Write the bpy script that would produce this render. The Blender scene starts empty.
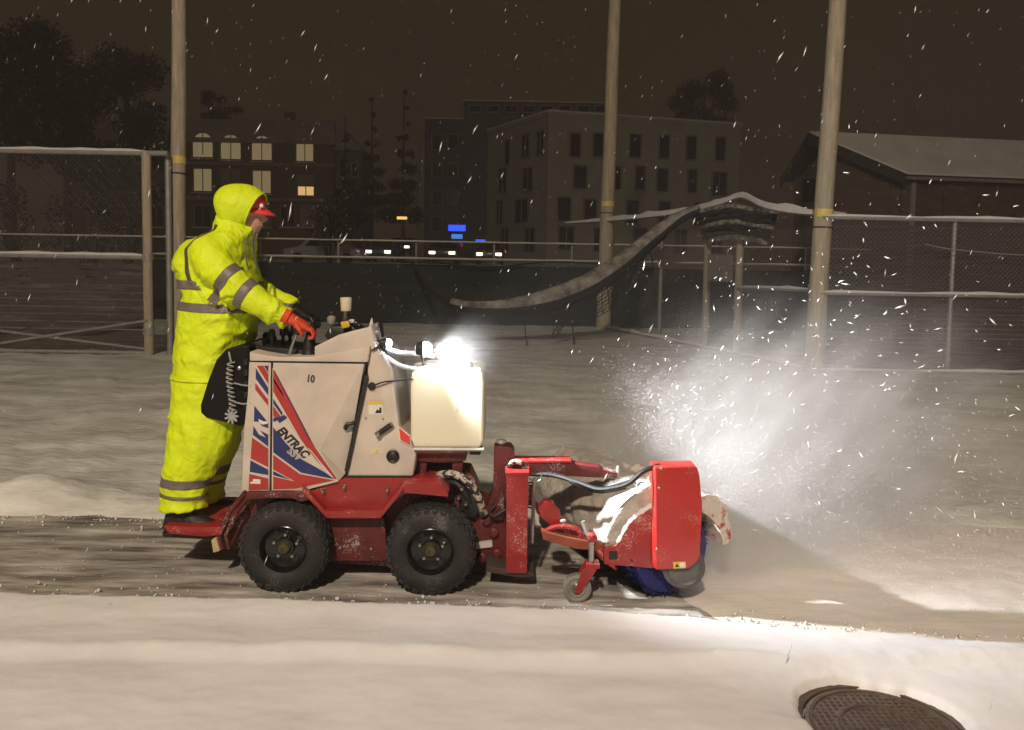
import bpy, bmesh, math, random
import numpy as np
from mathutils import Vector, Matrix, noise as mnoise

R = math.radians
random.seed(7)
rng = np.random.default_rng(7)
S = bpy.context.scene
COL = S.collection

# ------------------------------------------------------------------ camera
W, H, FPX = 1024, 730, 800.0
CAM = Vector((0.0, -4.0, 1.745))
PITCH, ROLL = R(4.0), R(1.0)
CY = 314.0                                   # principal point row (the picture is a crop)
ROT = Matrix.Rotation(R(90) - PITCH, 3, 'X') @ Matrix.Rotation(ROLL, 3, 'Z')
cd = bpy.data.cameras.new('camera')
cd.sensor_fit = 'HORIZONTAL'; cd.sensor_width = 36.0
cd.lens = 36.0 * FPX / W
cd.shift_y = -(H / 2 - CY) / W
cd.clip_start = 0.05; cd.clip_end = 2000
cam = bpy.data.objects.new('camera', cd); COL.objects.link(cam)
cam.matrix_world = Matrix.Translation(CAM) @ ROT.to_4x4()
S.camera = cam

# ------------------------------------------------------------------ sky, faint sky light, exposure
world = bpy.data.worlds.new('World'); S.world = world; world.use_nodes = True
wn = world.node_tree; wn.nodes.clear()
wo = wn.nodes.new('ShaderNodeOutputWorld'); wb = wn.nodes.new('ShaderNodeBackground')
wc = wn.nodes.new('ShaderNodeTexCoord'); wt = wn.nodes.new('ShaderNodeTexNoise'); wr = wn.nodes.new('ShaderNodeValToRGB')
wt.inputs['Scale'].default_value = 1.6; wt.inputs['Detail'].default_value = 3
wr.color_ramp.elements[0].position = 0.3; wr.color_ramp.elements[0].color = (0.0205, 0.0132, 0.0068, 1)
wr.color_ramp.elements[1].position = 0.75; wr.color_ramp.elements[1].color = (0.0320, 0.0200, 0.0098, 1)
wn.links.new(wc.outputs['Generated'], wt.inputs['Vector']); wn.links.new(wt.outputs['Fac'], wr.inputs['Fac'])
wn.links.new(wr.outputs['Color'], wb.inputs['Color']); wn.links.new(wb.outputs[0], wo.inputs['Surface'])
wb.inputs['Strength'].default_value = 0.8

sd = bpy.data.lights.new('night_sky_glow', 'SUN')
sd.energy = 0.06; sd.angle = R(60); sd.color = (1.0, 0.80, 0.58)
sun = bpy.data.objects.new('night_sky_glow', sd); COL.objects.link(sun)
sun.rotation_euler = (R(38), 0, R(-18))
S.view_settings.view_transform = 'Standard'; S.view_settings.look = 'None'
S.view_settings.exposure = 0.0; S.view_settings.gamma = 1.0
S.view_settings.use_curve_mapping = False
S.render.engine = 'CYCLES'
S.cycles.use_denoising = True
S.cycles.max_bounces = 6; S.cycles.diffuse_bounces = 3; S.cycles.glossy_bounces = 3
S.cycles.transmission_bounces = 4; S.cycles.volume_bounces = 2; S.cycles.transparent_max_bounces = 8
S.cycles.sample_clamp_indirect = 3.0
S.cycles.volume_step_rate = 1.2
S.cycles.volume_max_steps = 64

STREET_LAMP_POS = Vector((-2.6, -14.0, 12.5))
STREET_LAMP_W = 12600.0
WORK_LAMP_W = 640.0

def ray(px, py):
    d = ROT @ Vector(((px - W / 2) / FPX, -(py - CY) / FPX, -1.0))
    return d
def P(px, py, Y):
    d = ray(px, py); t = (Y - CAM.y) / d.y
    return CAM + d * t
def G(px, py, z=0.0):
    d = ray(px, py); t = (z - CAM.z) / d.z
    return CAM + d * t
def ppm(Y):                                  # pixels per metre at depth Y
    return FPX / (Y - CAM.y)

# ------------------------------------------------------------------ materials
MATS = {}
def mat(name, col, rough=0.6, metal=0.0, var=0.12, vscale=6.0, bump=0.0, bscale=40.0, col2=None, thr=None,
        stretch=(1, 1, 1), spec=0.5, spatter=0.0, coat=0.0, detail=4.0):
    if name in MATS: return MATS[name]
    m = bpy.data.materials.new(name); m.use_nodes = True
    nt = m.node_tree; b = nt.nodes['Principled BSDF']
    b.inputs['Roughness'].default_value = rough; b.inputs['Metallic'].default_value = metal
    b.inputs['Specular IOR Level'].default_value = spec
    if coat: b.inputs['Coat Weight'].default_value = coat; b.inputs['Coat Roughness'].default_value = 0.15
    tc = nt.nodes.new('ShaderNodeTexCoord'); mp = nt.nodes.new('ShaderNodeMapping')
    mp.inputs['Scale'].default_value = stretch
    nt.links.new(tc.outputs['Object'], mp.inputs['Vector'])
    nz = nt.nodes.new('ShaderNodeTexNoise'); nz.inputs['Scale'].default_value = vscale; nz.inputs['Detail'].default_value = detail
    nz.inputs['Roughness'].default_value = 0.6
    nt.links.new(mp.outputs['Vector'], nz.inputs['Vector'])
    rp = nt.nodes.new('ShaderNodeValToRGB')
    c = Vector(col)
    if col2 is None:
        a = c * (1 - var); z = c * (1 + var)
        lo, hi = 0.3, 0.7
    else:
        a = c; z = Vector(col2); lo, hi = thr if thr else (0.45, 0.6)
    rp.color_ramp.elements[0].position = lo; rp.color_ramp.elements[0].color = (*[min(1, max(0, v)) for v in a], 1)
    rp.color_ramp.elements[1].position = hi; rp.color_ramp.elements[1].color = (*[min(1, max(0, v)) for v in z], 1)
    nt.links.new(nz.outputs['Fac'], rp.inputs['Fac'])
    if spatter:
        n3 = nt.nodes.new('ShaderNodeTexNoise'); n3.inputs['Scale'].default_value = 110; n3.inputs['Detail'].default_value = 3
        n4 = nt.nodes.new('ShaderNodeTexNoise'); n4.inputs['Scale'].default_value = 7; nt.links.new(tc.outputs['Object'], n3.inputs['Vector']); nt.links.new(tc.outputs['Object'], n4.inputs['Vector'])
        ad = nt.nodes.new('ShaderNodeMath'); ad.operation = 'ADD'; nt.links.new(n3.outputs['Fac'], ad.inputs[0]); nt.links.new(n4.outputs['Fac'], ad.inputs[1])
        r3 = nt.nodes.new('ShaderNodeMapRange'); r3.inputs[1].default_value = 1.14; r3.inputs[2].default_value = 1.34; r3.inputs[4].default_value = spatter; nt.links.new(ad.outputs[0], r3.inputs[0])
        mx = nt.nodes.new('ShaderNodeMix'); mx.data_type = 'RGBA'; nt.links.new(r3.outputs[0], mx.inputs['Factor'])
        nt.links.new(rp.outputs['Color'], mx.inputs[6]); mx.inputs[7].default_value = (.55, .53, .50, 1); nt.links.new(mx.outputs[2], b.inputs['Base Color'])
    else:
        nt.links.new(rp.outputs['Color'], b.inputs['Base Color'])
    if bump:
        n2 = nt.nodes.new('ShaderNodeTexNoise'); n2.inputs['Scale'].default_value = bscale; n2.inputs['Detail'].default_value = 5
        nt.links.new(mp.outputs['Vector'], n2.inputs['Vector'])
        bp = nt.nodes.new('ShaderNodeBump'); bp.inputs['Strength'].default_value = bump; bp.inputs['Distance'].default_value = 0.02
        nt.links.new(n2.outputs['Fac'], bp.inputs['Height']); nt.links.new(bp.outputs['Normal'], b.inputs['Normal'])
    MATS[name] = m
    return m
def emis(name, col, strength):
    if name in MATS: return MATS[name]
    m = bpy.data.materials.new(name); m.use_nodes = True
    nt = m.node_tree; b = nt.nodes['Principled BSDF']
    b.inputs['Base Color'].default_value = (*col, 1); b.inputs['Emission Color'].default_value = (*col, 1)
    b.inputs['Emission Strength'].default_value = strength
    MATS[name] = m
    return m

SNOW = mat('snow', (0.74, 0.74, 0.75), 0.75, var=0.05, vscale=2.0, bump=0.14, bscale=22)
SNOWCAP = mat('snow_cap', (0.66, 0.66, 0.66), 0.8, var=0.08, vscale=5, bump=0.4, bscale=30)
DIRTY = mat('snow_dirty', (0.34, 0.31, 0.27), 0.9, col2=(0.48, 0.455, 0.42), thr=(0.35, 0.65), vscale=14, bump=0.6, bscale=45)
WHITE = mat('paint_cream', (0.50, 0.44, 0.385), 0.42, col2=(0.62, 0.55, 0.48), thr=(.36, .62), vscale=4, bump=0.03, bscale=60, coat=0.2, spatter=.3)
RED = mat('paint_red', (0.29, 0.018, 0.018), 0.38, var=0.16, vscale=7, bump=0.05, bscale=50, coat=0.25, spatter=.55)
REDDK = mat('paint_red_dark', (0.10, 0.012, 0.013), 0.55, var=0.3, vscale=12, bump=0.12, bscale=50, spatter=.7)  # darker, rougher and more spattered than the plain red
REDFROST = mat('paint_red_frosted', (0.33, 0.022, 0.018), 0.6, col2=(0.60, 0.56, 0.52), thr=(0.56, 0.64), vscale=16, bump=0.3, bscale=45)
BLUEDEC = mat('decal_blue', (0.018, 0.03, 0.14), 0.4, var=0.1)
REDDEC = mat('decal_red', (0.38, 0.035, 0.03), 0.4, var=0.1)
WHITEDEC = mat('decal_white', (0.72, 0.68, 0.62), 0.4, var=0.04)
BLACK = mat('black_plastic', (0.012, 0.012, 0.012), 0.45, var=0.3, bump=0.06, bscale=80)
BLACKVINYL = mat('black_vinyl', (0.005, 0.005, 0.006), 0.6, spec=.2, var=0.3, bump=0.12, bscale=18)
RUBBER = mat('tyre_rubber', (0.012, 0.012, 0.012), 0.7, col2=(0.028, 0.028, 0.028), thr=(0.5, 0.78), vscale=9, bump=0.15, bscale=60, spatter=.16)
RUBSNOW = mat('tread_rubber_snowy', (0.018, 0.018, 0.018), 0.8, col2=(0.38, 0.37, 0.35), thr=(0.66, 0.80), vscale=13, bump=0.4, bscale=60)
RIM = mat('rim_black', (0.008, 0.008, 0.008), 0.22, var=0.3)
STEEL = mat('steel', (0.45, 0.44, 0.42), 0.3, metal=0.9, var=0.1)
GALV = mat('galvanised', (0.34, 0.33, 0.31), 0.5, metal=0.35, var=0.15, vscale=8)
GALVD = mat('wire_galvanised', (0.22, 0.21, 0.20), 0.6, metal=0.2, var=0.15)
HIVIS = mat('hivis_fabric', (0.64, 0.81, 0.004), 0.62, var=0.07, vscale=5, bump=0.32, bscale=10, detail=5)
for nd in HIVIS.node_tree.nodes:
    if nd.type == 'BUMP': nd.inputs['Strength'].default_value = .75; nd.inputs['Height'].links[0].from_node.inputs['Distortion'].default_value = 1.4
REFL = mat('reflective_grey', (0.155, 0.135, 0.12), 0.5, var=0.12, vscale=20, bump=0.1, bscale=20)
PIPING = mat('dark_piping', (0.07, 0.065, 0.05), 0.6)
ORANGE = mat('glove_orange', (0.62, 0.06, 0.022), 0.7, var=0.15, vscale=20, bump=0.25, bscale=60)
SKIN = mat('skin', (0.55, 0.30, 0.22), 0.55, var=0.08, vscale=30)
CAPRED = mat('cap_red', (0.75, 0.04, 0.06), 0.6, var=0.15, vscale=30)
GAITER = mat('gaiter_white', (0.65, 0.62, 0.58), 0.8, var=0.08, bump=0.2)
BOOT = mat('boot_black', (0.014, 0.013, 0.012), 0.6, col2=(0.25, 0.24, 0.22), thr=(0.62, 0.75), vscale=18, bump=0.3)
BRISTLE = mat('bristle_blue', (0.008, 0.012, 0.13), 0.7, var=0.35, vscale=30, bump=0.8, bscale=90, stretch=(1, 1, 1))
POLY = mat('tank_polyethylene', (0.76, 0.73, 0.56), 0.4, var=0.03, vscale=3)
HOSE = mat('hose_clear', (0.50, 0.55, 0.62), 0.3, var=0.1)
HOSEFROST = mat('hose_snowy', (0.02, 0.02, 0.02), 0.6, col2=(0.50, 0.46, 0.38), thr=(0.47, 0.55), vscale=30, bump=0.5, bscale=60)
YELLOW = mat('yellow_plastic', (0.62, 0.42, 0.02), 0.5)
STICKY = mat('sticker_yellow', (0.70, 0.50, 0.05), 0.5, var=0.05)
REFLRED = mat('reflector_red', (0.70, 0.05, 0.05), 0.25)
WOOD = mat('weathered_pole', (0.40, 0.35, 0.27), 0.8, var=0.25, vscale=4, bump=0.4, bscale=10, stretch=(6, 6, 0.6))
REFY = mat('pole_band', (0.72, 0.58, 0.16), 0.35, var=0.1)
SCREEN = mat('windscreen_cloth', (0.022, 0.023, 0.024), 0.9, var=0.35, vscale=2.0, bump=0.3, bscale=5, stretch=(0.4, 1, 2))
SCREENB = mat('slat_brown', (0.060, 0.052, 0.043), 0.9, col2=(0.15, 0.14, 0.125), thr=(0.52, 0.70), vscale=5, bump=0.4, bscale=20, stretch=(0.3, 1, 3))
NET = mat('netting_dark', (0.020, 0.019, 0.018), 0.95, var=0.4, vscale=14, bump=0.8, bscale=24)
STUCCO = mat('building_render', (0.40, 0.39, 0.33), 0.9, var=0.12, vscale=0.5, bump=0.15, bscale=2)
STUCCO2 = mat('building_render_dark', (0.12, 0.13, 0.145), 0.9, var=0.15, vscale=0.5)
BRICKB = mat('apartment_brick', (0.15, 0.125, 0.10), 0.9, var=0.2, vscale=1.2)
ROOFG = mat('apartment_roof', (0.32, 0.31, 0.29), 0.9, var=0.2, vscale=0.8)
SHEDW = mat('shed_wall', (0.11, 0.075, 0.05), 0.9, var=0.25, vscale=1.5, stretch=(1, 1, 4))
TRIM = mat('dark_trim', (0.03, 0.026, 0.022), 0.8)
GLASS = mat('dark_glass', (0.010, 0.011, 0.012), 0.15, var=0.2)
FRAME = mat('window_frame', (0.25, 0.24, 0.21), 0.7)
PALEWIN = mat('curtained_glass', (0.30, 0.29, 0.23), 0.3, var=0.15, vscale=2)
LITWIN = emis('lit_window', (1.0, 0.62, 0.25), 0.75)
DIMWIN = emis('dim_lit_window', (0.92, 0.72, 0.38), 0.19)
BARK = mat('bark', (0.035, 0.028, 0.022), 0.9, var=0.3, bump=0.5, bscale=14)
LEAF = mat('evergreen_foliage', (0.022, 0.024, 0.018), 0.8, var=0.4, vscale=3)
LEAFSNOW = mat('snowy_brush', (0.045, 0.040, 0.030), 0.85, col2=(0.26, 0.24, 0.21), thr=(0.52, 0.64), vscale=2.2)
IRON = mat('cast_iron', (0.12, 0.085, 0.065), 0.5, metal=0.3, var=0.3, vscale=14, bump=0.3, bscale=50)
IRONWET = mat('cast_iron_wet', (0.15, 0.12, 0.105), 0.28, metal=0.3, var=0.3, vscale=9, bump=0.2, bscale=60)
CARP = mat('car_paint_grey', (0.12, 0.12, 0.13), 0.35, coat=0.3)
CARD = mat('car_paint_dark', (0.025, 0.027, 0.035), 0.35, coat=0.3)
HEADL = emis('car_headlight', (1.0, 0.84, 0.55), 5.0)
AMBERL = emis('amber_lamp', (1.0, 0.6, 0.15), 1.2)
BLUEL = emis('blue_sign_light', (0.02, 0.06, 1.0), 2.2)
BLUEL2 = emis('blue_sign_light_pale', (0.10, 0.32, 1.0), 0.7)
REDL = emis('red_sign_light', (0.8, 0.08, 0.12), 0.10)
LEDE = emis('led_lens', (0.90, 0.95, 1.0), 160.0)
LEDE2 = emis('led_lens_small', (0.75, 0.85, 1.0), 60.0)

# ------------------------------------------------------------------ mesh builder
ROOT = {}
class M:
    def __init__(s): s.v = []; s.f = []
    def add(s, vs, fs):
        n = len(s.v); s.v += [Vector(v) for v in vs]; s.f += [tuple(i + n for i in f) for f in fs]; return s
    def box(s, c, size, rot=None):
        c = Vector(c); hx, hy, hz = [q / 2 for q in size]
        pts = [Vector((x, y, z)) for x in (-hx, hx) for y in (-hy, hy) for z in (-hz, hz)]
        if rot is not None: pts = [rot @ p for p in pts]
        return s.add([c + p for p in pts], [(0, 1, 3, 2), (4, 6, 7, 5), (0, 4, 5, 1), (2, 3, 7, 6), (0, 2, 6, 4), (1, 5, 7, 3)])
    def poly(s, pts, ext):
        """prism: polygon of world points, extruded by vector ext"""
        n = len(pts); ext = Vector(ext)
        a = [Vector(p) for p in pts]; b = [p + ext for p in a]
        fs = [tuple(range(n)), tuple(range(2 * n - 1, n - 1, -1))]
        fs += [(i, i + n, (i + 1) % n + n, (i + 1) % n) for i in range(n)]
        return s.add(a + b, fs)
    def tube(s, path, r, n=8, cap=True):
        path = [Vector(p) for p in path]; k = len(path)
        rs = r if isinstance(r, (list, tuple)) else [r] * k
        vs = []; prev = None
        for i, p in enumerate(path):
            t = (path[min(i + 1, k - 1)] - path[max(i - 1, 0)]).normalized()
            if prev is None:
                u = t.orthogonal().normalized()
            else:
                u = (prev - t * prev.dot(t))
                u = u.normalized() if u.length > 1e-6 else t.orthogonal().normalized()
            prev = u; w = t.cross(u)
            for j in range(n):
                a = 2 * math.pi * j / n
                vs.append(p + (u * math.cos(a) + w * math.sin(a)) * rs[i])
        fs = [(i * n + j, i * n + (j + 1) % n, (i + 1) * n + (j + 1) % n, (i + 1) * n + j) for i in range(k - 1) for j in range(n)]
        if cap: fs += [tuple(range(n - 1, -1, -1)), tuple((k - 1) * n + j for j in range(n))]
        return s.add(vs, fs)
    def rings(s, rings, cap=True, closed=True):
        n = len(rings[0]); k = len(rings); vs = [p for r in rings for p in r]
        jr = range(n) if closed else range(n - 1)
        fs = [(i * n + j, i * n + (j + 1) % n, (i + 1) * n + (j + 1) % n, (i + 1) * n + j) for i in range(k - 1) for j in jr]
        if cap: fs += [tuple(range(n - 1, -1, -1)), tuple((k - 1) * n + j for j in range(n))]
        return s.add(vs, fs)
    def lathe(s, c, axis, prof, n=32, cap=True):
        """prof: (distance along axis, radius)"""
        axis = Vector(axis).normalized(); u = axis.orthogonal().normalized(); w = axis.cross(u); c = Vector(c)
        rr = [[c + axis * a + (u * math.cos(2 * math.pi * j / n) + w * math.sin(2 * math.pi * j / n)) * max(r, 1e-4) for j in range(n)] for a, r in prof]
        return s.rings(rr, cap)
    def build(s, name, m, parent=None, smooth=False, bevel=0.0, seg=2):
        off = ROOT.get(parent.name, Vector()) if parent is not None else Vector()
        me = bpy.data.meshes.new(name)
        me.from_pydata([tuple(v - off) for v in s.v], [], s.f)
        bm = bmesh.new(); bm.from_mesh(me); bmesh.ops.recalc_face_normals(bm, faces=bm.faces)
        if bevel:
            ed = [e for e in bm.edges if len(e.link_faces) == 2 and e.calc_face_angle(0) > 0.5]
            try: bmesh.ops.bevel(bm, geom=ed, offset=bevel, segments=seg, affect='EDGES', profile=0.6, clamp_overlap=True)
            except Exception: pass
        bm.to_mesh(me); bm.free()
        if smooth or bevel:
            for p in me.polygons: p.use_smooth = True
            try: me.set_sharp_from_angle(angle=R(38))
            except Exception: pass
        me.materials.append(m)
        o = bpy.data.objects.new(name, me); COL.objects.link(o)
        if parent is not None:
            o.parent = parent; ROOT[o.name] = off
        else:
            ROOT[o.name] = Vector()
        return o

def thing(name, loc, label, cat, group=None):
    o = bpy.data.objects.new(name, None); COL.objects.link(o); o.location = loc; o.empty_display_size = 0.2
    ROOT[o.name] = Vector(loc); return tag(o, label, cat, group)
def tag(o, label, cat, group=None):
    o['label'] = label; o['category'] = cat
    if group: o['group'] = group
    return o
def kind(o, k): o['kind'] = k; return o
def PX(pts, Y): return [P(x, y, Y) for x, y in pts]
def prism(pts, Y0, Y1): return M().poly(PX(pts, Y0), (0, Y1 - Y0, 0))
def smoothpath(pts, n=6):
    pts = [Vector(p) for p in pts]; out = []
    for i in range(len(pts) - 1):
        p0 = pts[max(i - 1, 0)]; p1 = pts[i]; p2 = pts[i + 1]; p3 = pts[min(i + 2, len(pts) - 1)]
        for k in range(n):
            t = k / n
            out.append(0.5 * ((2 * p1) + (p2 - p0) * t + (2 * p0 - 5 * p1 + 4 * p2 - p3) * t * t + (3 * p1 - p0 - 3 * p2 + p3) * t ** 3))
    out.append(pts[-1]); return out
def fbm(x, y, z=0.0, o=4):
    return mnoise.fractal(Vector((x, y, z)), 0.9, 2.1, o, noise_basis='PERLIN_ORIGINAL')

def heightfield(name, xs_of_row, ys, zf, m):
    """rows: for every y a list of x"""
    vs = []; nx = len(xs_of_row(ys[0]))
    for y in ys:
        for x in xs_of_row(y): vs.append((x, y, zf(x, y)))
    fs = [(j * nx + i, j * nx + i + 1, (j + 1) * nx + i + 1, (j + 1) * nx + i) for j in range(len(ys) - 1) for i in range(nx - 1)]
    me = bpy.data.meshes.new(name); me.from_pydata(vs, [], fs)
    for p in me.polygons: p.use_smooth = True
    me.materials.append(m); me.update()
    o = bpy.data.objects.new(name, me); COL.objects.link(o); return kind(o, 'structure')

# ================================================================== GROUND
PATH_FAR = 1.12
edge_pts = [G(x, y, 0.05) for x, y in ((-250, 583), (0, 590), (250, 596), (430, 601), (560, 606), (700, 614), (860, 627), (1024, 641), (1300, 668))]
ex = [p.x for p in edge_pts]; ey = [p.y for p in edge_pts]
def edge_y(x): return float(np.interp(x, ex, ey))
rid = [G(x, y, 0.06) for x, y in ((-250, 634), (0, 640), (300, 644), (512, 650), (700, 654), (1024, 651), (1300, 655))]
rx_ = [p.x for p in rid]; ry_ = [p.y for p in rid]
def ridge_y(x): return float(np.interp(x, rx_, ry_))
MH = G(884, 727, -0.01); MHR = 0.292

def sstep(a, b, x):
    t = min(1, max(0, (x - a) / (b - a))); return t * t * (3 - 2 * t)

def front_z(x, y):
    """snow on the near road, kerb ridge and strip beside the path"""
    ryy = ridge_y(x) + 0.018 * fbm(x * 2.2, 3.1) + 0.008 * fbm(x * 9, 1.1)
    eyy = edge_y(x) + 0.015 * fbm(x * 3.0, 9.0) + 0.012 * fbm(x * 14, 5.0)
    z = 0.035 + 0.012 * fbm(x * 1.2, y * 2.4) + 0.002 * fbm(x * 4, y * 6, 2.0)
    z += 0.026 * sstep(ryy - 0.13, ryy, y)                       # little step up at the kerb
    z += 0.009 * math.exp(-((y - ryy) / 0.035) ** 2) * (0.6 + 0.8 * fbm(x * 5, 2.0))
    z -= 0.016 * math.exp(-((y - ryy - 0.22) / 0.13) ** 2)
    if x > 0.9: z += 0.010 * math.exp(-((y - (ryy - 0.12 * sstep(0.9, 1.6, x))) / 0.02) ** 2)
    z -= (z + 0.02) * sstep(eyy - 0.05, eyy + 0.01, y)           # drop onto the path
    # melted hole round the manhole cover
    dx, dy = x - MH.x, y - MH.y
    r = math.hypot(dx, dy); a = math.atan2(dy, dx)
    rim = MHR * (1.02 + 0.05 * math.sin(3 * a + 1) + 0.07 * fbm(math.cos(a) * 2.2, math.sin(a) * 2.2, 4.0) + 0.02 * fbm(math.cos(a) * 7, math.sin(a) * 7, 1.0))
    z -= 0.022 * math.exp(-((r - rim) / 0.09) ** 2)
    z = z + (-0.075 - z) * (1 - sstep(rim - 0.030, rim + 0.022, r))
    return z
xs = list(np.concatenate([np.linspace(-9, -3.2, 40, endpoint=False), np.linspace(-3.2, 3.2, 330), np.linspace(3.25, 9, 40)]))
ys = list(np.concatenate([np.linspace(-3.2, -1.3, 40, endpoint=False), np.linspace(-1.3, 0.15, 110)]))
heightfield('snow_covered_road', lambda y: xs, ys, front_z, SNOW)
m = M(); m.add([(-60, -60, -0.05), (60, -60, -0.05), (60, -3.15, -0.05), (-60, -3.15, -0.05)], [(0, 1, 2, 3)])
kind(m.build('road', mat('road_snow_far', (0.55, 0.54, 0.53), 0.85, var=0.15, vscale=0.8)), 'structure')

# swept path (behind the broom) and the snow still lying ahead of it
SWEPT = mat('swept_path', (0.11, 0.10, 0.085), 0.65, col2=(0.60, 0.58, 0.53), thr=(0.36, 0.68), vscale=4.0, bump=0.45, bscale=9,
            stretch=(0.42, 2.4, 1), detail=9)
def path_z(x, y):
    z = 0.004 * fbm(x * 1.0, y * 14) + 0.003 * fbm(x * 7, y * 9)
    return z
xs2 = list(np.linspace(-14, 1.05, 260)); ys2 = list(np.linspace(-0.35, PATH_FAR + 0.25, 110))
heightfield('path', lambda y: xs2, ys2, path_z, SWEPT)
AHEAD = mat('unswept_snow', (0.66, 0.61, 0.55), 0.8, col2=(0.76, 0.73, 0.69), thr=(0.30, 0.72), vscale=1.6, bump=0.25, bscale=16, stretch=(0.5, 2, 1))
def ahead_z(x, y):
    xe = 0.86 - 0.45 * y + 0.05 * fbm(y * 4, 2)
    z = 0.020 + 0.010 * fbm(x * 1.4, y * 3) + 0.006 * fbm(x * 9, y * 9)
    z = -0.03 + (z + 0.03) * sstep(xe - 0.06, xe + 0.16, x)
    return z - 0.16 * (1 - sstep(edge_y(x) - .14, edge_y(x) - .02, y))
xs3 = list(np.linspace(0.0, 6, 170)) + list(np.linspace(6.2, 16, 20)); ys3 = list(np.linspace(-1.0, PATH_FAR + 0.25, 90))
heightfield('path_snow', lambda y: xs3, ys3, ahead_z, AHEAD)

# rough snow field behind the path, out to the horizon
FIELD = mat('field_snow', (0.40, 0.41, 0.36), 0.9, col2=(0.74, 0.755, 0.72), thr=(0.30, 0.66), vscale=2.2, bump=0.9, bscale=11, stretch=(0.55, 1.3, 1), detail=7)
def field_z(x, y):
    e = PATH_FAR + 0.10 * fbm(x * 0.8, 1.0)
    z = 0.055 + 0.035 * fbm(x * 0.9, y * 1.5) + 0.022 * fbm(x * 3.1, y * 4.2, 3.0) + 0.018 * fbm(x * 9, y * 13, 1.0)
    z += 0.13 * math.exp(-((x + 3.25) / 0.42) ** 2 - ((y - 1.45) / 0.2) ** 2)      # heap at the left
    if y > 8: z *= max(0.3, 1 - (y - 8) / 30)
    k = sstep(e - 0.12, e + 0.16, y)
    z = -0.06 + (z + 0.06) * k
    return z + 1.25 * sstep(18, 42, y)
sc = np.sign(np.linspace(-1, 1, 461)) * np.abs(np.linspace(-1, 1, 461)) ** 1.7 * 2.6
ys4 = list(.85 + (np.linspace(0, 1, 260) ** 3.2) * 520)
ys4 = [y for y in ys4]
heightfield('ground', lambda y: list(sc * (y + 4.2)), ys4, field_z, FIELD)

# ================================================================== LAMPS OF THE PLACE
def street_lamp():
    p = STREET_LAMP_POS
    t = thing('street_lamp', (p.x - 1.6, p.y, -0.05), 'tall grey street lamp on the road behind the photographer', 'street lamp')
    b = Vector((p.x - 1.6, p.y, -0.05))
    M().tube([b, b + Vector((0, 0, p.z - .1))], [0.11, 0.06], 10).build('pole', GALV, t, smooth=True)
    M().tube(smoothpath([b + Vector((0, 0, p.z - .2)), b + Vector((0.4, 0.1, p.z + .3)), b + Vector((1.4, 0.1, p.z + .35))]), 0.035, 8).build('arm', GALV, t, smooth=True)
    M().box((p.x, p.y, p.z + 0.25), (0.7, 0.3, 0.12)).build('lamp_head', GALV, t, bevel=0.03)
    M().box((p.x, p.y, p.z + 0.17), (0.5, 0.22, 0.03)).build('lens', emis('street_lamp_lens', (1.0, 0.75, 0.48), 20), t)
    ld = bpy.data.lights.new('street_lamp_light', 'SPOT'); ld.energy = STREET_LAMP_W; ld.color = (1.0, 0.81, 0.62)
    ld.shadow_soft_size = 0.35; ld.spot_size = R(120); ld.spot_blend = 0.6
    lo = bpy.data.objects.new('street_lamp_light', ld); COL.objects.link(lo); lo.location = p - ROOT[t.name] ; lo.parent = t
    d = Vector((0.2, 0.5, 0.2)) - p
    lo.rotation_euler = d.to_track_quat('-Z', 'Y').to_euler()
street_lamp()

# ================================================================== BACKGROUND BUILDINGS
GZ = 1.2
def PL(px, py, p0, nrm):
    d = ray(px, py); t = (Vector(p0) - CAM).dot(nrm) / d.dot(nrm); return CAM + d * t
def window(parent, p, u, n, w, h, pane_mat, arched=False, recess=0.10, sill=False):
    """window part centred at p on a face: frame sticking out of the wall, pane behind it"""
    z = Vector((0, 0, 1)); u = u.normalized(); n = n.normalized()
    def outline(w, h, k=8):
        if not arched: return [(-w/2, -h/2), (w/2, -h/2), (w/2, h/2), (-w/2, h/2)]
        pts = [(-w/2, -h/2), (w/2, -h/2)]
        for i in range(k + 1):
            a = math.pi * i / k; pts.append((w/2 * math.cos(a), h/2 - w/2 + w/2 * math.sin(a)))
        return pts
    o = outline(w, h); i_ = outline(w - 0.24, h - 0.24)
    m = M(); k = len(o)
    ring = []
    for q in (0.02, 0.10):
        ring.append([p + u * a + z * b + n * q for a, b in o]); ring.append([p + u * a + z * b + n * q for a, b in i_])
    vs = ring[0] + ring[1] + ring[2] + ring[3]
    fs = []
    for j in range(k):
        l = (j + 1) % k
        fs += [(2*k + j, 2*k + l, 3*k + l, 3*k + j), (j, 2*k + j, 2*k + l, l), (k + j, k + l, 3*k + l, 3*k + j)]
    m.add(vs, fs)
    if w > 1.3:
        m.box(p + n * 0.06 , (0.001, 0.001, 0.001))
        m.poly([p + u * a + z * b + n * 0.03 for a, b in ((-0.04, -h/2 + 0.12), (0.04, -h/2 + 0.12), (0.04, h/2 - 0.12), (-0.04, h/2 - 0.12))], n * 0.05)
    fr = m.build('window', FRAME, parent)
    M().poly([p + u * a + z * b + n * 0.012 for a, b in i_], n * 0.015).build('pane', pane_mat, fr)
    if sill:
        M().poly([p + u * a + z * (-h/2) + n * b for a, b in ((-w/2 - .1, 0.01), (w/2 + .1, 0.01), (w/2 + .1, .22), (-w/2 - .1, .22))], (0, 0, -0.1)).build('sill', SNOWCAP, fr)
    return fr
def wall_prism(foot, z0, z1): return M().poly([(x, y, z0) for x, y in foot], (0, 0, z1 - z0))

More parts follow.
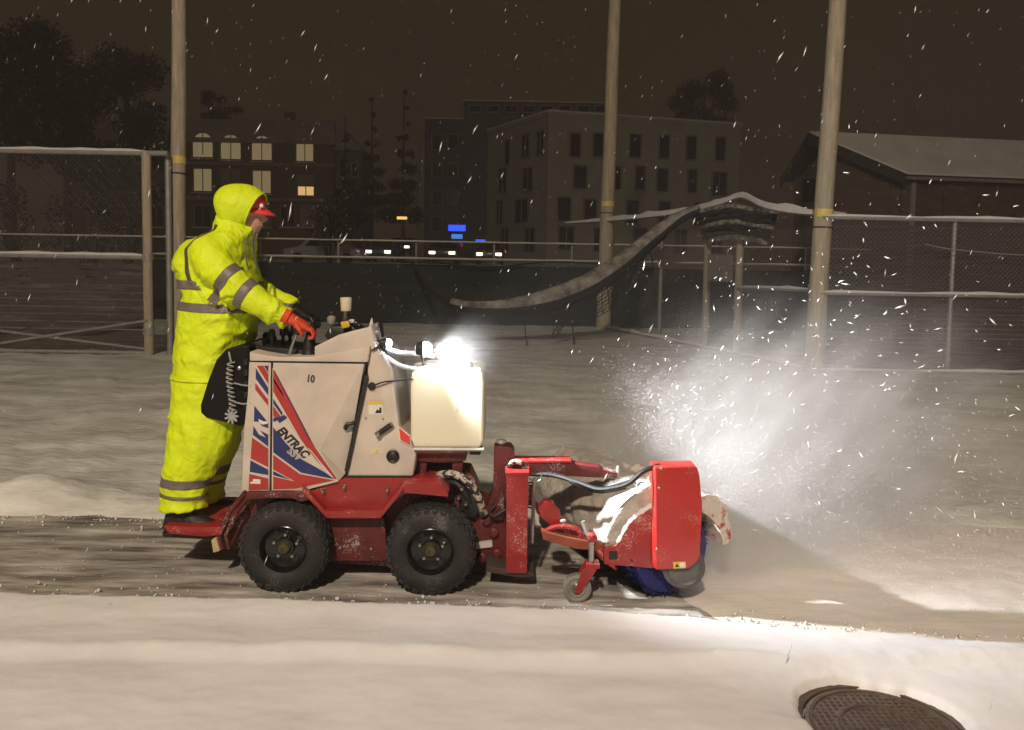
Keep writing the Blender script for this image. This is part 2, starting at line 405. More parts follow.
# pale four-storey building in the middle
def centre_building():
    A = P(549, 112, 58); n = 58
    Bp = P(741, 122, 62.5); C = P(488, 133, 68)
    ztop = A.z
    A2, B2, C2 = Vector((A.x, A.y)), Vector((Bp.x, Bp.y)), Vector((C.x, C.y))
    D2 = C2 + (B2 - A2)
    t = thing('apartment_block', (A.x, A.y, GZ), 'pale grey four-storey corner block with snowy roof edge behind the tall middle pole', 'building')
    foot = [tuple(A2), tuple(B2), tuple(D2), tuple(C2)]
    wall_prism(foot, GZ - 0.4, ztop - 0.25).build('wall', STUCCO, t)
    c = (A2 + B2 + C2 + D2) / 4
    big = [tuple(c + (Vector(p) - c) * 1.012) for p in foot]
    rf = wall_prism(big, ztop - 0.25, ztop + 0.05).build('roof_cornice', STUCCO, t)
    wall_prism(big, ztop + 0.05, ztop + 0.20).build('snow_layer', SNOWCAP, rf)
    ur = (B2 - A2).to_3d().normalized(); nr = Vector((ur.y, -ur.x, 0)); nr = nr if nr.dot(CAM - A) > 0 else -nr
    ul = (C2 - A2).to_3d().normalized(); nl = Vector((ul.y, -ul.x, 0)); nl = nl if nl.dot(CAM - A) > 0 else -nl
    wr = [(575, 145, 13), (598, 145, 13), (635, 146, 14), (664, 147, 13), (691, 148, 13), (720, 149, 13),
          (580, 177, 16), (616, 178, 12), (640, 178, 12), (662, 180, 14), (692, 181, 12), (719, 184, 18),
          (564, 209, 16), (590, 211, 15), (632, 212, 15), (664, 213, 15), (700, 214, 16),
          (566, 238, 18), (600, 240, 16), (640, 240, 16), (680, 241, 16), (716, 241, 16)]
    for px, py, w in wr:
        p = PL(px, py, A, nr); s = ppm(p.y)
        window(t, p, ur, nr, w / s, 25 / s, GLASS)
    for px, py, w in [(526, 146, 11), (541, 143, 10), (508, 152, 8), (503, 181, 12), (528, 180, 14), (522, 211, 18), (500, 212, 10), (505, 240, 12), (530, 240, 14)]:
        p = PL(px, py, A, nl); s = ppm(p.y)
        window(t, p, ul, nl, w / s * 1.7, 25 / s, GLASS)
    # darker upper storey set back on the roof
    a = P(464, 101, 72); b = P(608, 101, 72)
    t2 = thing('rooftop_storey', (a.x, 72, ztop + 0.2), 'long dark flat-topped rooftop storey above the pale corner block', 'building')
    M().box(((a.x + b.x) / 2, 75, (a.z + GZ) / 2), (b.x - a.x, 6, a.z - GZ)).build('wall', STUCCO2, t2)
    rr = M().box(((a.x + b.x) / 2, 75, a.z + 0.06), (b.x - a.x + .3, 6.3, 0.12)).build('roof', SNOWCAP, t2)
    for px in range(475, 605, 18):
        p = P(px, 109, 72); window(t2, Vector((p.x, 71.995, p.z)), Vector((1, 0, 0)), Vector((0, -1, 0)), 1.3, 0.75, GLASS)
centre_building()
def dark_wing():
    a = P(425, 119, 78); b = P(496, 119, 78)
    t = thing('office_wing', (a.x, 78, GZ), 'dark bluish office wing left of the pale corner block', 'building')
    M().box(((a.x + b.x) / 2, 83, (a.z + GZ) / 2 - .2), (b.x - a.x, 10, a.z - GZ + .4)).build('wall', STUCCO2, t)
    M().box(((a.x + b.x) / 2, 83, a.z + 0.10), (b.x - a.x + .3, 10.3, 0.16)).build('roof', SNOWCAP, t)
    for py in (142, 170, 198, 224):
        for px in (437, 453, 470, 485):
            p = P(px, py, 78); window(t, Vector((p.x, 77.995, p.z)), Vector((1, 0, 0)), Vector((0, -1, 0)), 1.15, 1.6, GLASS)
dark_wing()
def left_apartments():
    Y = 74
    a = P(62, 140, Y); b = P(334, 140, Y); top = P(200, 117, Y).z
    t = thing('apartment_house', (a.x, Y, GZ), 'brick apartment house with rows of arched windows at the left behind the operator', 'building')
    M().box(((a.x + b.x) / 2, Y + 6, (a.z + GZ) / 2), (b.x - a.x, 12, a.z - GZ)).build('wall', BRICKB, t)
    # mansard roof
    x0, x1 = a.x - .3, b.x + .3; z0, z1 = a.z, top
    rf = M().add([(x0, Y - .3, z0), (x1, Y - .3, z0), (x1, Y + 12, z0), (x0, Y + 12, z0), (x0 + .6, Y + 1.0, z1), (x1 - .6, Y + 1.0, z1), (x1 - .6, Y + 11, z1), (x0 + .6, Y + 11, z1)],
              [(0, 1, 5, 4), (1, 2, 6, 5), (2, 3, 7, 6), (3, 0, 4, 7), (4, 5, 6, 7), (3, 2, 1, 0)]).build('roof', ROOFG, t)
    for px in (90, 290):
        p = P(px, 112, Y + 3); M().box((p.x, Y + 3, top + .3), (0.9, 0.7, 1.6)).build('chimney', BRICKB, rf)
    n = Vector((0, -1, 0)); u = Vector((1, 0, 0)); s = ppm(Y)
    for px, py, w, h, mm, ar in [(97, 146, 16, 22, PALEWIN, 0), (126, 146, 16, 22, PALEWIN, 0), (156, 147, 19, 20, DIMWIN, 0), (203, 145, 22, 26, DIMWIN, 1), (231, 147, 22, 26, DIMWIN, 1), (262, 148, 22, 26, DIMWIN, 1), (305, 151, 19, 22, DIMWIN, 0),
                                 (97, 181, 16, 22, GLASS, 0), (126, 181, 16, 22, GLASS, 0), (156, 181, 17, 22, PALEWIN, 0), (203, 180, 20, 24, DIMWIN, 0), (231, 181, 20, 24, PALEWIN, 0), (262, 182, 20, 24, DIMWIN, 0), (306, 180, 18, 11, PALEWIN, 0), (306, 191, 18, 11, LITWIN, 0),
                                 (97, 216, 16, 22, GLASS, 0), (126, 216, 16, 22, GLASS, 0), (156, 216, 17, 22, GLASS, 0), (203, 216, 18, 22, GLASS, 0), (262, 216, 18, 22, PALEWIN, 0), (288, 216, 16, 22, GLASS, 0), (308, 216, 16, 22, PALEWIN, 0)]:
        p = P(px, py, Y); p.y = Y - .005
        window(t, p, u, n, w / s, h / s, mm, bool(ar), sill=(h > 12))
    # bands between the storeys
    for py in (163, 198):
        z = P(200, py, Y).z
        M().box(((a.x + b.x) / 2, Y - .03, z), (b.x - a.x, 0.08, 0.25)).build('string_course', FRAME if False else ROOFG, t)
left_apartments()
def middle_house():
    Y = 66
    a = P(336, 150, Y); b = P(362, 150, Y)
    t = thing('narrow_house', (a.x, Y, GZ), 'narrow dark house between the brick apartments and the conifers', 'building')
    M().box(((a.x + b.x) / 2, Y + 3, (a.z + GZ) / 2), (b.x - a.x, 6, a.z - GZ)).build('wall', STUCCO2, t)
    rf = M().add([(a.x - .2, Y - .2, a.z), (b.x + .2, Y - .2, a.z), (b.x + .2, Y + 6, a.z), (a.x - .2, Y + 6, a.z), ((a.x + b.x) / 2, Y - .2, a.z + 1.2), ((a.x + b.x) / 2, Y + 6, a.z + 1.2)],
            [(0, 1, 4), (1, 2, 5, 4), (2, 3, 5), (3, 0, 4, 5), (3, 2, 1, 0)]).build('roof', ROOFG, t)
    c = P(341, 115, Y + 2); M().box((c.x, Y + 2, (c.z + a.z) / 2), (0.7, 0.7, c.z - a.z)).build('chimney', ROOFG, rf)
    for py in (170, 205):
        for px in (343, 355):
            p = P(px, py, Y); window(t, Vector((p.x, Y - .005, p.z)), Vector((1, 0, 0)), Vector((0, -1, 0)), .7, 1.3, GLASS)
middle_house()

# shed with a snowy gable roof on the right
def shed():
    Yg = 24.0
    gl = P(789, 181, Yg); gr = P(921, 172, Yg); ap = P(838, 133, Yg)
    L = 22.0
    ze = (gl.z + gr.z) / 2 - .05; za = ap.z
    # the long side runs to the right and slightly away
    dirv = Vector((1.0, 0.16, 0)).normalized()
    x0, x1 = gl.x + .75, gr.x - .25; xm = (x0 + x1) / 2
    t = thing('shed', (x0, Yg, 0), 'low brown shed with snowy gable roof behind the right-hand fence', 'shed')
    # gable end wall faces the camera, obliquely: ridge runs to the right and away
    g0 = Vector((x0, Yg + 1.6, 0)); g1 = Vector((x1, Yg, 0)); gm = Vector((ap.x + .25, Yg + 1.0, 0))
    mm = M()
    base = [g0, g1, g1 + dirv * L, g0 + dirv * L + Vector((0, 3, 0))]
    v = [Vector((p.x, p.y, 0)) for p in base] + [Vector((p.x, p.y, ze)) for p in base] + [Vector((gm.x, gm.y, za - .12)), Vector((gm.x, gm.y, za - .12)) + dirv * L + Vector((0, 1.5, 0))]
    mm.add(v, [(0, 1, 5, 8, 4), (1, 2, 6, 5), (2, 3, 7, 9, 6), (3, 0, 4, 7), (3, 2, 1, 0), (5, 6, 9, 8), (7, 4, 8, 9)])
    mm.build('wall', SHEDW, t)
    # roof slabs with overhang
    ov = 0.35
    a1 = Vector((gm.x, gm.y, za)) - dirv * 1.0
    e1 = Vector((gr.x, g1.y - .35, ze - .02)) - dirv * .75
    e0 = Vector((gl.x + .95, g0.y + .1, ze - .02)) - dirv * .75
    sl = (e1 - a1)
    rf = M().poly([a1, e1, e1 + dirv * (L + 1.5), a1 + dirv * (L + 1.5)], (0, 0, 0.12)).build('roof', TRIM, t)
    M().poly([e0, a1, a1 + dirv * (L + 1.5), e0 + dirv * (L + 1.5) + Vector((0, 2, 0))], (0, 0, 0.12)).build('roof', TRIM, t)
    sn = M().poly([a1 + Vector((0, 0, .125)) + dirv * .08, e1 + Vector((0, 0, .125)) + dirv * .08, e1 + dirv * (L + 1.4) + Vector((0, 0, .125)), a1 + dirv * (L + 1.4) + Vector((0, 0, .125))], (0, 0, 0.07)).build('snow_layer', mat('roof_snow', (0.70, 0.68, 0.65), .85, var=.12, vscale=.8), rf)
    # gable boards
    M().poly([a1 + Vector((0, -.05, -.02)), e1 + Vector((0, -.05, -.02)), e1 + Vector((0, -.05, -.25)), a1 + Vector((0, -.05, -.25))], (0, .06, 0)).build('barge_board', TRIM, rf)
    M().poly([a1 + Vector((0, -.05, -.02)), e0 + Vector((0, -.05, -.02)), e0 + Vector((0, -.05, -.25)), a1 + Vector((0, -.05, -.25))], (0, .06, 0)).build('barge_board', TRIM, rf)
    # gutter line, corner post and vertical boards
    M().tube([e1 + Vector((0, -.05, 0)), e1 + dirv * (L + 1.5) + Vector((0, -.05, 0))], 0.06, 6).build('gutter', FRAME, rf)
    M().box((g1.x - .02, g1.y - .03, ze / 2), (0.16, 0.16, ze)).build('corner_post', FRAME, t)
    for k in range(1, 11):
        q = g0.lerp(g1, k / 11.0)
        zt = ze + (za - ze) * max(0, 1 - abs((q.x - gm.x) / ((gm.x - x0) if q.x < gm.x else (x1 - gm.x)))) - .35
        M().box((q.x, q.y - .03, zt / 2), (0.05, 0.05, zt)).build('batten', SHEDW, t)
    for k in range(12):
        q = g1 + dirv * (1.2 + k * 1.4)
        M().box((q.x, q.y - .03, ze / 2 - .1), (0.06, 0.06, ze - .3)).build('batten', SHEDW, t)
    w = P(806, 188, g0.y); M().box((w.x + .05, g0.y - .28, w.z - .1), (0.5, .06, .8)).build('window', GLASS, t)
shed()

# ================================================================== TREES AND SHRUBS
def leaf_cloud(name, parent, clumps, per, size, m, seed):
    r = np.random.default_rng(seed)
    vs = []; fs = []
    for (c, rad) in clumps:
        n = int(per * (rad ** 2))
        d = r.normal(size=(n, 3)); d /= np.linalg.norm(d, axis=1)[:, None]
        q = np.array(c) + d * (rad * r.uniform(.45, 1.05, n)[:, None]) * np.array([1, 1, .8])
        u = r.normal(size=(n, 3)); u /= np.linalg.norm(u, axis=1)[:, None]
        w = np.cross(u, d); w /= (np.linalg.norm(w, axis=1)[:, None] + 1e-6)
        s = size * r.uniform(.6, 1.4, n)[:, None]
        b = len(vs)
        for i in range(n):
            k = len(vs); vs += [q[i] - u[i] * s[i], q[i] + w[i] * s[i] * .55, q[i] + u[i] * s[i], q[i] - w[i] * s[i] * .55]
            fs.append((k, k + 1, k + 2, k + 3))
    mm = M(); mm.v = [Vector(v) for v in vs]; mm.f = fs
    off = ROOT[parent.name]
    me = bpy.data.meshes.new(name); me.from_pydata([tuple(v - off) for v in mm.v], [], fs); me.materials.append(m)
    o = bpy.data.objects.new(name, me); COL.objects.link(o); o.parent = parent; ROOT[o.name] = off
    return o
def broad_tree(px, ytop, ybot, wpx, Y, label, seed, m=LEAF, name='tree', base=GZ, per=210, size=.17):
    r = random.Random(seed)
    s = ppm(Y); c = P(px, (ytop + ybot) / 2, Y); hh = (ybot - ytop) / s; ww = wpx / s
    t = thing(name, (c.x, Y, base), label, 'tree', 'dark trees behind the fences')
    b = Vector((c.x, Y, base - .1)); topz = c.z + hh * .3
    tr = M().tube([b, b + Vector((.1, 0, (topz - base) * .5)), Vector((c.x, Y, topz))], [.30, .22, .06], 8)
    clumps = []
    for i in range(15):
        a = r.uniform(0, 6.28); k = r.uniform(.15, 1) ** .6; zz = r.uniform(-.46, .46)
        rad = (1 - abs(zz) * 1.0)
        p = c + Vector((math.cos(a) * k * ww * .42 * rad, math.sin(a) * k * ww * .42 * rad, zz * hh))
        clumps.append((p, r.uniform(.16, .26) * min(ww, hh)))
        st = Vector((c.x, Y, base + (topz - base) * r.uniform(.35, .9)))
        tr.tube([st, st.lerp(p, .6) + Vector((0, 0, .15)), p], [.10, .06, .02], 5)
    tr.build('trunk', BARK, t, smooth=True)
    leaf_cloud('crown', t, clumps, per, size, m, seed)
def conifer(px, ytop, ybot, wpx, Y, label, seed, base=GZ):
    r = random.Random(seed); s = ppm(Y); tp = P(px, ytop, Y); bz = P(px, ybot, Y).z; ww = wpx / s
    t = thing('conifer', (tp.x, Y, base), label, 'tree', 'dark trees behind the fences')
    M().tube([(tp.x, Y, base - .1), (tp.x, Y, tp.z)], [.2, .03], 7).build('trunk', BARK, t)
    cl = []
    n = 9
    for i in range(n):
        f = i / (n - 1); z = bz + (tp.z - bz) * f; rad = ww * .5 * (1 - f) + .12
        for k in range(max(1, int(6 * (1 - f)))):
            a = r.uniform(0, 6.28); cl.append((Vector((tp.x + math.cos(a) * rad * .6, Y + math.sin(a) * rad * .6, z)), max(.25, rad * .5)))
    leaf_cloud('crown', t, cl, 260, .15, LEAF, seed)
broad_tree(8, 30, 165, 135, 46, 'big dark tree at the left edge above the gate', 3)
broad_tree(66, 62, 175, 95, 52, 'rounded dark tree right of the biggest one at the left edge', 4)
broad_tree(128, 55, 190, 100, 60, 'fainter tall tree in front of the brick apartments', 5)
broad_tree(218, 92, 125, 46, 92, 'small treetop showing above the apartment roof', 8)
broad_tree(704, 70, 130, 90, 96, 'wide faint treetop rising behind the right end of the pale block', 9)
conifer(372, 100, 215, 34, 62, 'slim pointed conifer right of the narrow house', 11)
conifer(404, 92, 215, 40, 64, 'taller pointed conifer beside the dark office wing', 12)
conifer(345, 140, 225, 40, 52, 'short wide conifer low in front of the narrow house', 13)
def shrub(px, ytop, ybot, wpx, Y, label, seed):
    r = random.Random(seed); s = ppm(Y); c = P(px, (ytop + ybot) / 2, Y); hh = (ybot - ytop) / s; ww = wpx / s
    base = field_z(c.x, Y)
    t = thing('shrub', (c.x, Y, base), label, 'shrub', 'snowy shrubs behind the gate')
    tr = M(); cl = []
    for i in range(9):
        p = c + Vector((r.uniform(-.42, .42) * ww, r.uniform(-.3, .3) * ww, r.uniform(-.4, .3) * hh)); cl.append((p, r.uniform(.18, .28) * min(ww, hh) + .1))
        tr.tube([(c.x, Y, base - .05), (c.x * .5 + p.x * .5, Y * .5 + p.y * .5, (base + p.z) / 2 + .1), p], [.05, .03, .01], 5)
    tr.build('stem', BARK, t); leaf_cloud('crown', t, cl, 260, .10, LEAFSNOW, seed)
shrub(20, 180, 246, 90, 27, 'snow-flecked shrub farthest left behind the gate', 21)
shrub(88, 190, 244, 80, 29, 'snow-flecked shrub in the middle behind the gate', 22)
shrub(128, 168, 244, 60, 33, 'taller snow-flecked shrub just left of the gate post', 23)
shrub(330, 196, 240, 50, 36, 'low snow-flecked shrub right of the operator hood', 24)

# ================================================================== FAR STREET
def car(px, py, Y, label, paint, facing=0, seed=0):
    """front-on car; headlights at px,py midway"""
    c = P(px, py, Y); z0 = c.z - 0.68
    t = thing('car', (c.x, Y, z0), label, 'car', 'cars with lit headlights on the far street')
    x = c.x
    prof = [(-.0, .35), (.0, .85), (.25, .95), (1.3, 1.0), (1.9, 1.45), (3.4, 1.48), (4.2, 1.0), (4.3, .4)]
    bm_ = M()
    L = [Vector((x - .88, Y + a, z0 + b)) for a, b in prof]; bm_.poly(L, (1.76, 0, 0))
    bm_.build('body', paint, t, bevel=.08)
    M().poly([Vector((x - .72, Y + 1.33, z0 + 1.06)), Vector((x + .72, Y + 1.33, z0 + 1.06)), Vector((x + .62, Y + 1.83, z0 + 1.45)), Vector((x - .62, Y + 1.83, z0 + 1.45))], (0, -.03, .03)).build('windscreen', GLASS, t)
    for sx in (-1, 1):
        M().box((x + sx * .62, Y - .02, z0 + .70), (.38, .06, .17)).build('headlight', HEADL, t)
        for a in (.8, 3.5):
            w = M().lathe((x + sx * .82, Y + a, z0 + .32), (sx, 0, 0), [(-.1, .2), (-.1, .32), (.08, .32), (.08, .2)], 16).build('wheel', RUBBER, t)
            M().lathe((x + sx * .88, Y + a, z0 + .32), (sx, 0, 0), [(0, .19), (.025, .17)], 12).build('rim', STEEL, w)
    M().box((x, Y - .03, z0 + .5), (.9, .05, .18)).build('grille', TRIM, t)
car(378, 252, 48, 'leftmost car with both headlights lit on the far street', CARP)
car(399, 247, 60, 'smaller, farther car with lit headlights behind the leftmost one', CARD)
car(442, 253, 46, 'car with lit headlights just left of the blue sign', CARD)
car(489, 254.5, 48, 'rightmost car with lit headlights, right of the blue sign', CARP)
def pale_car():
    c = P(322, 252, 40); z0 = field_z(c.x, 40)
    t = thing('parked_car', (c.x, 40, z0), 'pale car parked sideways right of the operator hood', 'car')
    pr = [(-2.1, .3), (-2.15, .8), (-1.3, .95), (-.7, 1.42), (.8, 1.45), (1.5, .98), (2.1, .85), (2.15, .3)]
    M().poly([Vector((c.x + a, 40, z0 + b)) for a, b in pr], (0, 1.7, 0)).build('body', mat('car_paint_pale', (.35, .36, .40), .35, coat=.3), t, bevel=.08)
    M().poly([Vector((c.x + a, 39.99, z0 + b)) for a, b in ((-.95, .98), (-.6, 1.36), (.7, 1.38), (1.15, .98))], (0, -.01, 0)).build('side_window', GLASS, t)
    for a in (-1.35, 1.35):
        M().lathe((c.x + a, 40.02, z0 + .31), (0, -1, 0), [(-.1, .2), (-.1, .31), (.05, .31), (.05, .2)], 18).build('wheel', RUBBER, t)
pale_car()
def sign():
    Y = 56; c = P(457, 232, Y); z0 = GZ
    t = thing('illuminated_sign', (c.x, Y, z0), 'bright blue lit sign on a post beyond the far cars', 'sign')
    s = ppm(Y)
    M().box((c.x, Y + .12, (z0 + c.z) / 2 - .3), (.25, .2, c.z - z0 + .9)).build('post', TRIM, t)
    p = P(457, 228, Y); M().box((p.x, Y, p.z), (17 / s, .2, 6 / s)).build('upper_panel', BLUEL, t, bevel=.04)
    p = P(457, 236.5, Y); M().box((p.x, Y, p.z), (11 / s, .2, 4.5 / s)).build('middle_panel', BLUEL2, t, bevel=.03)
    p = P(457, 244, Y); M().box((p.x, Y, p.z), (12 / s, .2, 6 / s)).build('lower_panel', REDL, t, bevel=.03)
    q = P(480.5, 240.5, 58)
    t2 = thing('beacon_post', (q.x, 58, GZ), 'small low blue lamp on a post right of the blue sign', 'lamp')
    M().tube([(q.x, 58.1, GZ - .1), (q.x, 58.1, q.z)], .06, 6).build('post', TRIM, t2); M().box((q.x, 58, q.z), (.75, .15, .15)).build('lamp', BLUEL, t2, bevel=.03)
    q = P(402, 218, 60)
    t3 = thing('amber_lamp_post', (q.x, 60, GZ), 'small amber lamp on a post above the far cars', 'lamp')
    M().tube([(q.x, 60.15, GZ - .1), (q.x, 60.15, q.z)], .06, 6).build('post', TRIM, t3); M().box((q.x, 60, q.z), (.8, .25, .22)).build('lamp', AMBERL, t3, bevel=.03)
    q = P(420, 84, 66)
    t4 = thing('flue_pipe', (q.x, 66, GZ), 'thin pale pipe standing above the conifers left of the office wing', 'pipe')
    M().tube([(q.x, 66, GZ - .1), (q.x, 66, q.z - .3)], [.16, .14], 8).build('pipe', GALV, t4); M().lathe((q.x, 66, q.z - .3), (0, 0, 1), [(0, .22), (.1, .22), (.3, .02)], 10).build('cap', GALV, t4)
sign()

# ================================================================== FENCES AND POLES
def rail(m, a, b, r, n=8): m.tube([a, b], r, n); return m
def snowcap_on(a, b, r, parent, name='snow_layer', h=.05):
    """uneven snow lying on a rail"""
    a = Vector(a); b = Vector(b); k = max(4, int((b - a).length / .25)); rr = []
    w = (b - a).normalized().cross(Vector((0, 0, 1))).normalized()
    for i in range(k + 1):
        p = a.lerp(b, i / k); hh = h * (.75 + .5 * fbm(p.x * 1.7, p.y * 1.7, 5.0))
        if i in (0, k): hh *= .3
        z = r * .55
        rr.append([p + w * r * .95 + Vector((0, 0, z)), p + w * r * .6 + Vector((0, 0, z + hh * .8)), p + Vector((0, 0, z + hh)), p - w * r * .6 + Vector((0, 0, z + hh * .8)), p - w * r * .95 + Vector((0, 0, z))])
    return M().rings(rr).build(name, SNOWCAP, parent, smooth=True)
def chain_link(a, b, z0, z1, parent, pitch=.075, r=.0022, name='chain_link'):
    a = Vector(a); b = Vector(b); L = (b - a).length; u = (b - a) / L; h = z1 - z0; nrm = u.cross(Vector((0, 0, 1)))
    m = M(); k = int((L + h) / pitch)
    for sgn in (1, -1):
        for i in range(k):
            s0 = i * pitch - h
            lo = max(0, -s0) ; hi = min(h, L - s0)
            if hi - lo < .02: continue
            if sgn > 0: p = a + u * (s0 + lo) + Vector((0, 0, z0 + lo)); q = a + u * (s0 + hi) + Vector((0, 0, z0 + hi))
            else: p = a + u * (s0 + lo) + Vector((0, 0, z1 - lo)); q = a + u * (s0 + hi) + Vector((0, 0, z1 - hi))
            m.tube([p + nrm * sgn * .003, q + nrm * sgn * .003], r, 3, cap=False)
    o = m.build(name, GALVD, parent); return kind(o, 'stuff')
def screen(a, b, z0, z1, parent, mm, amp=.03, name='windscreen', n=60):
    a = Vector(a); b = Vector(b); u = (b - a).normalized(); nrm = u.cross(Vector((0, 0, 1)))
    v = []; k = 14
    for j in range(k + 1):
        for i in range(n + 1):
            p = a.lerp(b, i / n); z = z0 + (z1 - z0) * j / k
            v.append(Vector((p.x, p.y, z)) + nrm * (amp * fbm(p.x * 1.1 + p.y, z * 3.0, 2.0) ))
    f = [(j * (n + 1) + i, j * (n + 1) + i + 1, (j + 1) * (n + 1) + i + 1, (j + 1) * (n + 1) + i) for j in range(k) for i in range(n)]
    return M().add(v, f).build(name, mm, parent, smooth=True)

YL = 8.95
def left_gate():
    def q(px, py): return P(px, py, YL)
    xl = q(-160, 150).x; xr = q(147, 150).x
    t = thing('gate', (xl, YL, 0), 'tall pipe-framed gate with crossed braces at the left edge', 'gate')
    zt = q(80, 152).z; zm = q(70, 256).z; zb = .10
    z2 = q(70, 235).z
    snows = []
    for z, r, nm in ((zt, .045, 'top_rail'), (zm, .045, 'middle_rail'), (z2, .016, 'cable'), (zb, .03, 'bottom_rail')):
        rl = rail(M(), (xl, YL, z), (q(168, 156).x if nm == 'top_rail' else xr, YL, z), r).build(nm, GALV, t, smooth=True)
        if r > .03: snowcap_on((xl, YL, z), (xr, YL, z), r, rl, h=.05)
    for px in (147, -60):
        x = q(px, 250).x
        p = M().tube([(x, YL + .02, -.1), (x, YL + .02, zt + .02)], .075, 12).build('post', WOOD, t, smooth=True)
        for zz in (zm, .45): M().lathe((x, YL + .02, zz - .06), (0, 0, 1), [(0, .06), (0, .09), (.12, .09), (.12, .06)], 14).build('band', GALV, p)
    x = q(165, 250).x
    M().tube([(x, YL + .15, -.1), (x, YL + .15, zt)], .05, 10).build('post', GALV, t, smooth=True)
    za = q(0, 322).z; zc = q(0, 352).z
    M().tube([(xr - 3.0, YL - .03, q(20, 327).z), (xr, YL - .03, q(140, 349).z)], .022, 6).build('brace', GALV, t)
    M().tube([(xr - 3.0, YL - .06, q(0, 349).z), (xr, YL - .06, q(140, 320).z)], .022, 6).build('brace', GALV, t)
    chain_link((xl, YL, 0), (xr, YL, 0), .12, zt, t)
    # horizontal boards behind the mesh
    zz = q(70, 268).z; z = .35
    k = 0
    while z < zz:
        hgt = .10
        M().box(((xl + xr) / 2, YL + .14 + .01 * math.sin(k * 2.1), z + hgt / 2), (xr - xl - .1, .022, hgt)).build('board', SCREENB, t, bevel=.004, seg=1)
        z += hgt + .022; k += 1
left_gate()

def pole(px0, py0, px1, py1, Y, r, bandpx, label, base_z):
    a = P(px1, py1, Y); b = P(px0, py0, Y); d = (b - a).normalized()
    foot = a - d * ((a.z - base_z) / d.z) - d * .2
    t = thing('pole', (foot.x, foot.y, base_z), label, 'pole', 'tall wooden poles along the field fence')
    top = foot + d * 11.0
    k = 14
    M().tube([foot.lerp(top, i / k) + Vector((.006 * math.sin(i * 1.3), 0, 0)) for i in range(k + 1)], [r * (1.04 - .30 * i / k) for i in range(k + 1)], 16).build('shaft', WOOD, t, smooth=True)
    bz = P(px1, bandpx, Y).z; c = foot + d * ((bz - foot.z) / d.z); rr = r * (1.04 - .30 * ((c - foot).length / 11)) + .004
    M().lathe(c, d, [(-.06, rr - .01), (-.06, rr), (.06, rr), (.06, rr - .01)], 20).build('reflective_band', REFY, t, smooth=True)
    M().lathe(c + d * -.22, d, [(-.012, rr - .01), (-.012, rr + .004), (.012, rr + .004), (.012, rr - .01)], 20).build('steel_strap', TRIM, t)
    return foot
pole(179, 0, 178, 240, YL + .35, .125, 160, 'tall wooden pole at the gate, behind the operator', field_z(-3.5, 9))
YM = 15.6
pole(615, 0, 606, 250, YM, .175, 204, 'tall wooden pole in the middle, at the end of the sagging net', field_z(2.2, 15))
YR = 8.45
FR = pole(838, 0, 813, 370, YR, .145, 213, 'tall wooden pole on the right, at the fence corner', 0.04)

def right_fence():
    Y = YR - .12
    a = Vector((P(832, 300, Y).x - .2, Y, 0)); b = Vector((P(1220, 300, Y).x, Y + .2, 0))
    t = thing('fence', (a.x, a.y, 0), 'chain-link fence with dark slats at the right edge in front of the shed', 'fence')
    zt = P(930, 219, Y).z; zm = P(930, 295, Y).z; zb = P(930, 374, Y).z + .02
    for z, r, nm in ((zt, .035, 'top_rail'), (zm, .03, 'middle_rail'), (zb, .03, 'bottom_rail')):
        rl = rail(M(), a + Vector((0, 0, z)), b + Vector((0, 0, z)), r).build(nm, GALV, t, smooth=True)
        snowcap_on(a + Vector((0, 0, z)), b + Vector((0, 0, z)), r, rl, h=.045)
    for k in range(4):
        p = a.lerp(b, .02 + k * .32); M().tube([(p.x, p.y + .06, -.05), (p.x, p.y + .06, zt + .05)], .035, 8).build('post', GALV, t, smooth=True)
    chain_link(a, b, zb, zt, t)
    z = .08; k = 0
    while z < zt - .12:
        hgt = .062
        M().poly([Vector((a.x, a.y + .10 + .006 * math.sin(k * 1.7), z)), Vector((b.x, b.y + .10 + .006 * math.sin(k * 1.7), z)), Vector((b.x, b.y + .10 + .006 * math.sin(k * 1.7), z + hgt)), Vector((a.x, a.y + .10 + .006 * math.sin(k * 1.7), z + hgt))], (0, .012, 0)).build('slat', mat('fence_slat', (.042, .037, .031), .85, var=.45, vscale=5, stretch=(.25, 1, 6)), t)
        z += hgt + .014; k += 1
    # slack wire with a snow clot
    w = [P(925, 244, Y - .08), P(960, 250, Y - .1), P(1060, 256, Y - .08), P(1220, 250, Y - .05)]
    M().tube(smoothpath(w), .008, 5).build('slack_wire', GALV, t)
right_fence()

